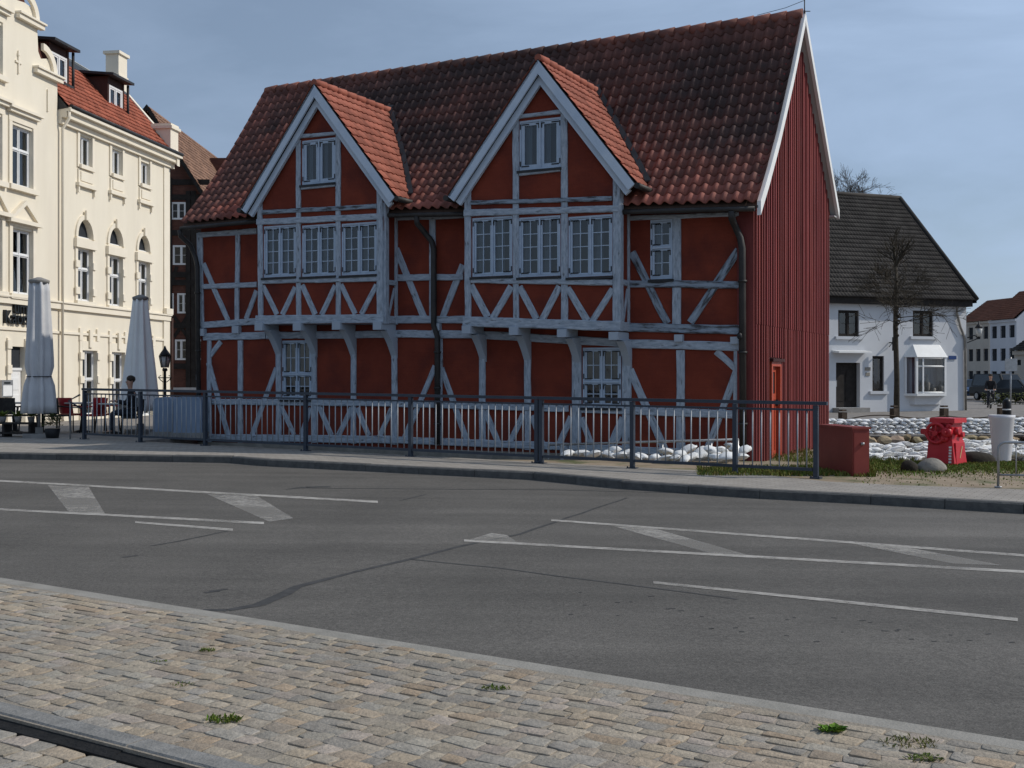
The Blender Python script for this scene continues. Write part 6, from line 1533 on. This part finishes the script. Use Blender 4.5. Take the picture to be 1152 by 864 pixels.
def person(T, P, face, hair=True):
    """P: joint positions (world); builds body, face, hands, hair and clothes."""
    f = Vector(face).normalized(); up_ = Vector((0,0,1)); sd = f.cross(up_).normalized()
    J = {'pelvis':(P['pelvis'],(.15,.12)),'waist':(P['waist'],(.135,.105)),'chest':(P['chest'],(.16,.12)),'neckb':(P['neck']-up_*.06,.06),'neck':(P['neck'],.052),'head0':(P['neck']+up_*.09+f*.012,.083),'head1':(P['neck']+up_*.17+f*.008,.088),'head2':(P['neck']+up_*.23,.06)}
    E = [('pelvis','waist'),('waist','chest'),('chest','neckb'),('neckb','neck'),('neck','head0'),('head0','head1'),('head1','head2')]
    for s in 'lr':
        for nm, r in (('shoulder',.062),('elbow',.043),('wrist',.030),('palm',.034),('hip',.088),('knee',.058),('ankle',.040),('toe',.034)): J[nm+s] = (P[nm+s], r)
        E += [('chest','shoulder'+s),('shoulder'+s,'elbow'+s),('elbow'+s,'wrist'+s),('wrist'+s,'palm'+s),('pelvis','hip'+s),('hip'+s,'knee'+s),('knee'+s,'ankle'+s),('ankle'+s,'toe'+s)]
        d = (Vector(P['palm'+s])-Vector(P['wrist'+s])).normalized(); w_ = d.cross(up_); w_ = w_.normalized() if w_.length > .1 else sd
        for i, (off, L) in enumerate(((-.027,.07),(-.009,.082),(.009,.078),(.027,.06),(.040,.05))):
            b = Vector(P['palm'+s])+w_*off+d*(.02 if i < 4 else -.02); m_ = b+d*L*.55+w_*(.0 if i < 4 else .02); t_ = m_+d*L*.35-up_*L*.4
            for k, q, r in ((0,m_,.0095),(1,t_,.008)): J[f'f{s}{i}{k}'] = (q, r)
            E += [('palm'+s,f'f{s}{i}0'),(f'f{s}{i}0',f'f{s}{i}1')]
    b = skin_mesh('body', J, E, M['skin'], T)
    def sub(keys, extra, ed): return {k: (J[k][0], tuple(x+extra for x in J[k][1]) if isinstance(J[k][1], tuple) else J[k][1]+extra) for k in keys}, ed
    K, Ed = sub(['waist','pelvis','chest','neckb']+[n+s for s in 'lr' for n in ('shoulder','elbow','wrist')], .022, [('pelvis','waist'),('waist','chest'),('chest','neckb')]+[e for s in 'lr' for e in (('chest','shoulder'+s),('shoulder'+s,'elbow'+s),('elbow'+s,'wrist'+s))])
    skin_mesh('jacket', K, Ed, M['jacket'], T)
    K, Ed = sub(['pelvis']+[n+s for s in 'lr' for n in ('hip','knee','ankle')], .016, [e for s in 'lr' for e in (('pelvis','hip'+s),('hip'+s,'knee'+s),('knee'+s,'ankle'+s))])
    skin_mesh('trousers', K, Ed, M['trousers'], T)
    for s in 'lr':
        mb = MB(); a, t_ = Vector(P['ankle'+s]), Vector(P['toe'+s]); mb.tube([a-(t_-a).normalized()*.06-up_*.03, a.lerp(t_,.4)-up_*.02, t_+(t_-a).normalized()*.04-up_*.0],[.045,.052,.036],8); mb.build('shoe', M['shoe'], T)
    hc = P['neck']+up_*.165; mb = MB()
    mb.blob(hc-f*.018+up_*.035, .098,.105,.098,math.atan2(f.y,f.x)-math.pi/2,2,.05); mb.build('hair', M['hair'], T)
    mb = MB(); mb.blob(hc+f*.098-up_*.035,.014,.018,.022,math.atan2(f.y,f.x)-math.pi/2,1,0)
    for s in (-1,1): mb.blob(hc+sd*s*.092-up_*.02-f*.005,.012,.02,.03,0,1,0)
    mb.build('nose_and_ears', M['skin'], T)
    mb = MB()
    for s in (-1,1): mb.blob(hc+f*.092+sd*s*.033-up_*.005,.011,.008,.007,math.atan2(f.y,f.x)-math.pi/2,1,0)
    mb.blob(hc+f*.092-up_*.078,.024,.006,.006,math.atan2(f.y,f.x)-math.pi/2,1,0); mb.build('eyes_and_mouth', M['hair'], T)
    return b
# seated guest on the terrace, on a dark chair
sx, sy = X(146,27.6), 27.6; zg_ = g(sx)+.105; fd = Vector((-.9,-.35,0)).normalized(); sd_ = fd.cross(Vector((0,0,1)))
chair(sx+.02, sy+.02, math.atan2(fd.y,fd.x)+math.pi/2, 'dark woven cafe chair under the person in dark clothes', 'chair_dark')
T = thing('person', 'person in dark clothes seated at the terrace behind the railing', 'person', (sx,sy,zg_), None)
b0 = Vector((sx,sy,zg_)); u_ = Vector((0,0,1)); P_ = {'pelvis':b0-fd*.05+u_*.56,'waist':b0-fd*.08+u_*.74,'chest':b0-fd*.06+u_*.95,'neck':b0-fd*.01+u_*1.14}
for s, q in (('l',-1),('r',1)):
    P_['shoulder'+s] = P_['chest']+sd_*q*.18+u_*.07; P_['elbow'+s] = P_['shoulder'+s]+fd*.12-u_*.26+sd_*q*.04; P_['wrist'+s] = P_['elbow'+s]+fd*.24+u_*.06-sd_*q*.08; P_['palm'+s] = P_['wrist'+s]+fd*.08
    P_['hip'+s] = P_['pelvis']+sd_*q*.09+fd*.04-u_*.02; P_['knee'+s] = P_['hip'+s]+fd*.40+u_*.0+sd_*q*.03; P_['ankle'+s] = P_['knee'+s]-u_*.44+fd*.03; P_['toe'+s] = P_['ankle'+s]+fd*.15-u_*.05
person(T, P_, (fd+Vector((0,-.5,-.1))))
# cyclist far off on the street
bx_, by_ = X(1114.5,61), 61.0; fwd = Vector((-.42,-.9,0)).normalized(); sdv = fwd.cross(u_); z0_ = -.08
def bp_(a, h, s=0): return Vector((bx_,by_,z0_))+fwd*a+sdv*s+u_*h
T = thing('bicycle', 'dark bicycle ridden along the far street', 'bicycle', bp_(0,0))
for a in (-.52,.54):
    mb = MB(); c_ = bp_(a,.34); mb.tube([c_+(fwd*math.cos(t)+u_*math.sin(t))*.325 for t in [i*math.pi/14 for i in range(29)]],.02,6,False); wl = mb.build('wheel', M['tyre'], T)
    mb = MB(); mb.tube([c_-sdv*.05,c_+sdv*.05],.03,8)
    for i in range(12): t = i*math.pi/6; mb.tube([c_,c_+(fwd*math.cos(t)+u_*math.sin(t))*.31],.004,3,False)
    mb.build('spokes', M['galv'], wl)
mb = MB()
for p, q in (((-.52,.34),(-.08,.30)),((-.08,.30),(-.2,.82)),((-.2,.82),(.38,.84)),((-.08,.30),(.38,.78)),((-.52,.34),(-.2,.78)),((.36,.92),(.54,.34))): mb.tube([bp_(*p),bp_(*q)],.02,6)
mb.build('frame', M['black_gloss'], T)
mb = MB(); mb.tube([bp_(.36,.9),bp_(.36,1.02),bp_(.34,1.05)],.016,6); mb.tube([bp_(.22,1.04,-.28),bp_(.36,1.06,-.15),bp_(.36,1.06,.15),bp_(.22,1.04,.28)],.014,6); mb.build('handlebar', M['chrome'], T)
mb = MB(); mb.blob(bp_(-.22,.88),.13,.09,.04,math.atan2(fwd.y,fwd.x),2,.05); mb.tube([bp_(-.2,.8),bp_(-.22,.88)],.014,6); mb.build('saddle', M['black_gloss'], T)
mb = MB(); mb.tube([bp_(-.08,.3,-.14),bp_(-.08,.3,.14)],.012,6); mb.tube([bp_(-.08,.3,.1),bp_(.0,.14,.1)],.012,6); mb.tube([bp_(-.08,.3,-.1),bp_(-.16,.46,-.1)],.012,6); mb.box(bp_(.0,.14,.15),.1,.09,.02,math.atan2(fwd.y,fwd.x)); mb.box(bp_(-.16,.46,-.15),.1,.09,.02,math.atan2(fwd.y,fwd.x)); mb.build('crank', M['galv'], T)
T = thing('person', 'person in dark clothes riding a bicycle on the far street', 'person', bp_(0,0))
P_ = {'pelvis':bp_(-.2,1.0),'waist':bp_(-.14,1.18),'chest':bp_(-.04,1.42),'neck':bp_(.03,1.62)}
for s, q in (('l',-1),('r',1)):
    P_['shoulder'+s] = bp_(-.02,1.48,q*.19); P_['elbow'+s] = bp_(.10,1.24,q*.25); P_['wrist'+s] = bp_(.24,1.09,q*.25); P_['palm'+s] = bp_(.29,1.08,q*.22)
    P_['hip'+s] = bp_(-.16,.95,q*.10)
P_['kneer'] = bp_(.16,.64,.12); P_['ankler'] = bp_(-.02,.24,.13); P_['toer'] = bp_(.1,.18,.14); P_['kneel'] = bp_(.14,.86,-.12); P_['anklel'] = bp_(-.2,.56,-.13); P_['toel'] = bp_(-.08,.50,-.14)
person(T, P_, fwd)
# ================================================================== cars
def car(px, Y, rz, label, paint, L=4.2, W=1.75, Ht=1.45, van=False):
    c_ = Vector((X(px,Y),Y,.055)); T = thing('parked_car' if not van else 'parked_van', label, 'car' if not van else 'van', c_); Q = Matrix.Rotation(rz,3,'Z')
    w = lambda a,b,h: c_+Q@Vector((a,b,h))
    if not van: sec = [(-L/2,.35,.72,1.0),(-L/2+.1,.28,.82,1.0),(-L*.26,.25,.92,1.0),(L*.22,.25,.90,1.0),(L/2-.12,.25,.78,.98),(L/2,.35,.64,.9)]
    else: sec = [(-L/2,.35,.98,1.0),(-L/2+.1,.28,1.0,1.0),(L*.22,.28,1.0,1.0),(L/2-.1,.28,.95,.98),(L/2,.38,.7,.92)]
    mb = MB(); loops = []
    for x, z0, z1, k in sec:
        hw = W/2*k; loops.append([w(x,-hw*.94,z0),w(x,-hw,z0+.2),w(x,-hw*.97,z1-.05),w(x,-hw*.88,z1),w(x,hw*.88,z1),w(x,hw*.97,z1-.05),w(x,hw,z0+.2),w(x,hw*.94,z0)])
    vs = [p for l in loops for p in l]; fs = [(i*8+j,i*8+(j+1)%8,(i+1)*8+(j+1)%8,(i+1)*8+j) for i in range(len(sec)-1) for j in range(8)]+[tuple(range(7,-1,-1)),tuple((len(sec)-1)*8+j for j in range(8))]
    mb.idx(vs, fs); mb.build('body', paint, T)
    x0, x1, x2, x3 = (-L*.45,-L*.30,L*.05,L*.24) if not van else (-L*.49,-L*.47,L*.20,L*.36); zb2 = .88 if not van else .98; hw = W/2*.88; hr = W/2*.70
    cb = MB(); lo_ = [w(x0,-hw,zb2),w(x3,-hw,zb2),w(x3,hw,zb2),w(x0,hw,zb2)]; hi_ = [w(x1,-hr,Ht),w(x2,-hr,Ht),w(x2,hr,Ht),w(x1,hr,Ht)]; cb.hexa(lo_,hi_); cb.build('cabin', paint, T)
    def gpan(a, b, c2, d, nm):
        mb = MB(); ct = (a+b+c2+d)/4; n_ = (b-a).cross(d-a).normalized(); n_ = n_ if n_.dot(ct-w(0,0,1.1)) > 0 else -n_
        pts = [ct+(p-ct)*.88+n_*.012 for p in (a,b,c2,d)]; mb.face(pts); mb.build(nm, M['room_gloss'], T, fix=False)
    gpan(lo_[1],lo_[2],hi_[2],hi_[1],'windscreen'); gpan(lo_[3],lo_[0],hi_[0],hi_[3],'rear_window'); gpan(lo_[0],lo_[1],hi_[1],hi_[0],'side_window'); gpan(lo_[2],lo_[3],hi_[3],hi_[2],'side_window')
    for sx in (-L*.30,L*.31):
        for s in (-1,1):
            mb = MB(); q0, q1 = w(sx,s*(W/2-.17),.31), w(sx,s*(W/2+.01),.31); mb.tube([q0,q1],.31,16); wl = mb.build('wheel', M['tyre'], T)
            mb = MB(); mb.tube([q1,q1+(q1-q0).normalized()*.012],.2,12); mb.build('rim', M['galv'], wl)
    for s in (-1,1):
        mb = MB(); mb.blob(w(L/2-.06,s*W*.34,.62),.10,.17,.08,rz,2,0); mb.build('headlight', M['light_lens'], T)
        mb = MB(); mb.blob(w(L*.2,s*(W/2+.08),.95),.07,.09,.07,rz,1,0); mb.build('wing_mirror', paint, T)
    mb = MB(); mb.hexa([w(L/2-.04,-.5,.42),w(L/2+.012,-.5,.42),w(L/2+.012,.5,.42),w(L/2-.04,.5,.42)],[w(L/2-.05,-.5,.56),w(L/2+.004,-.5,.56),w(L/2+.004,.5,.56),w(L/2-.05,.5,.56)]); mb.build('grille', M['iron'], T)
    mb = MB(); mb.hexa([w(L/2+.013,-.26,.44),w(L/2+.02,-.26,.44),w(L/2+.02,.26,.44),w(L/2+.013,.26,.44)],[w(L/2+.006,-.26,.54),w(L/2+.013,-.26,.54),w(L/2+.013,.26,.54),w(L/2+.006,.26,.54)]); mb.build('number_plate', M['white_paint'], T)
M['room_gloss'] = mat('car_window_glass', (.012,.018,.025), (.02,.03,.04), 2, .12, spec=.5)
car(1089, 86, -1.75, 'blue car facing the camera at the corner of the white house', M['car_blue'])
car(1126, 80, -1.4, 'black van parked behind the cyclist on the far street', M['car_black'], 4.8, 1.9, 1.85, True)
car(1151, 76, -1.2, 'black car at the right edge of the far street', M['car_black'], 4.3, 1.75, 1.45)
hg = MB(); rnd = random.Random(6)
for i in range(1300):
    p = Vector((X(1146,70)+rnd.uniform(-2.2,3.5), 70+rnd.uniform(-.35,.35), rnd.uniform(-.1,.75))); b = rnd.uniform(0,6.28); w_ = Vector((math.cos(b),math.sin(b),rnd.uniform(-.5,.5)))*.07; v_ = Vector((-math.sin(b),math.cos(b),rnd.uniform(-.6,.6)))*.05; q_ = rnd.uniform(.15,.4)
    hg.face([p-w_,p-v_,p+w_,p+v_], col=(q_,q_*1.05,q_*.6))
T = thing('low_hedge', 'low dark clipped hedge beside the far street at the right edge', 'hedge', (X(1146,70),70,-.1)); hg.build('foliage', M['grass'], T, fix=False)
mb = MB()
for i in range(7): mb.tube([(X(1146,70)-2+i*.9,70,-.15),(X(1146,70)-2+i*.9,70,.5)],.03,5)
mb.build('stems', M['bark'], T)

# ================================================================== light, sky, camera
az = Vector((.999,.03,0)).normalized(); EL = math.radians(38.5)
S = Vector((az.x*math.cos(EL), az.y*math.cos(EL), math.sin(EL)))
sl = bpy.data.lights.new('sun', 'SUN'); sl.energy = 2.9; sl.angle = math.radians(.53); sl.color = (1.0,.945,.86)
so = bpy.data.objects.new('sun', sl); COL.objects.link(so); so.rotation_euler = (-S).to_track_quat('-Z','Y').to_euler(); so.location = (20,10,30)
W = bpy.data.worlds.new('World'); SC.world = W; W.use_nodes = True; nt = W.node_tree; N = nt.nodes; L = nt.links
bg = N['Background']; sky = N.new('ShaderNodeTexSky'); sky.sky_type = 'NISHITA'; sky.sun_disc = False; sky.sun_elevation = EL; sky.sun_rotation = math.atan2(S.x, S.y); sky.air_density = 1.0; sky.dust_density = .7; sky.ozone_density = 1.5
tc = N.new('ShaderNodeTexCoord'); mp = N.new('ShaderNodeMapping'); mp.inputs['Scale'].default_value = (1.1,1.1,4.2); mp.inputs['Rotation'].default_value = (.2,.25,.3); L.new(tc.outputs['Generated'], mp.inputs[0])
n1 = N.new('ShaderNodeTexNoise'); n1.inputs['Scale'].default_value = 2.6; n1.inputs['Detail'].default_value = 6; n1.inputs['Roughness'].default_value = .55; n1.inputs['Distortion'].default_value = .4; L.new(mp.outputs[0], n1.inputs['Vector'])
mr = N.new('ShaderNodeMapRange'); mr.inputs[1].default_value = .36; mr.inputs[2].default_value = .74; mr.inputs[3].default_value = .50; mr.inputs[4].default_value = .95; L.new(n1.outputs[0], mr.inputs[0])
mx = N.new('ShaderNodeMix'); mx.data_type = 'RGBA'; L.new(mr.outputs[0], mx.inputs[0]); L.new(sky.outputs[0], mx.inputs[6]); nd = N.new('ShaderNodeVectorMath'); nd.operation = 'DOT_PRODUCT'; L.new(tc.outputs['Generated'], nd.inputs[0]); nd.inputs[1].default_value = (az.x, az.y, 0)
gl_ = N.new('ShaderNodeMapRange'); gl_.inputs[1].default_value = -.5; gl_.inputs[2].default_value = .6; gl_.inputs[3].default_value = .92; gl_.inputs[4].default_value = 1.54; L.new(nd.outputs['Value'], gl_.inputs[0])
hz = N.new('ShaderNodeVectorMath'); hz.operation = 'SCALE'; hz.inputs[0].default_value = (4.35,5.75,8.0); L.new(gl_.outputs[0], hz.inputs['Scale']); L.new(hz.outputs[0], mx.inputs[7])
L.new(mx.outputs[2], bg.inputs[0])
bg.inputs[1].default_value = .07
cd = bpy.data.cameras.new('camera'); co = bpy.data.objects.new('camera', cd); COL.objects.link(co); SC.camera = co
cd.sensor_width = 36; cd.lens = F/1152*36; cd.shift_y = -7/1152; cd.clip_start = .1; cd.clip_end = 5000
co.location = (0,0,EYE); co.rotation_euler = (math.radians(90),0,0)
vs_ = SC.view_settings; vs_.view_transform = 'Standard'; vs_.look = 'None'; vs_.exposure = 0; vs_.gamma = 1; vs_.use_curve_mapping = False
SC.cycles.use_denoising = True
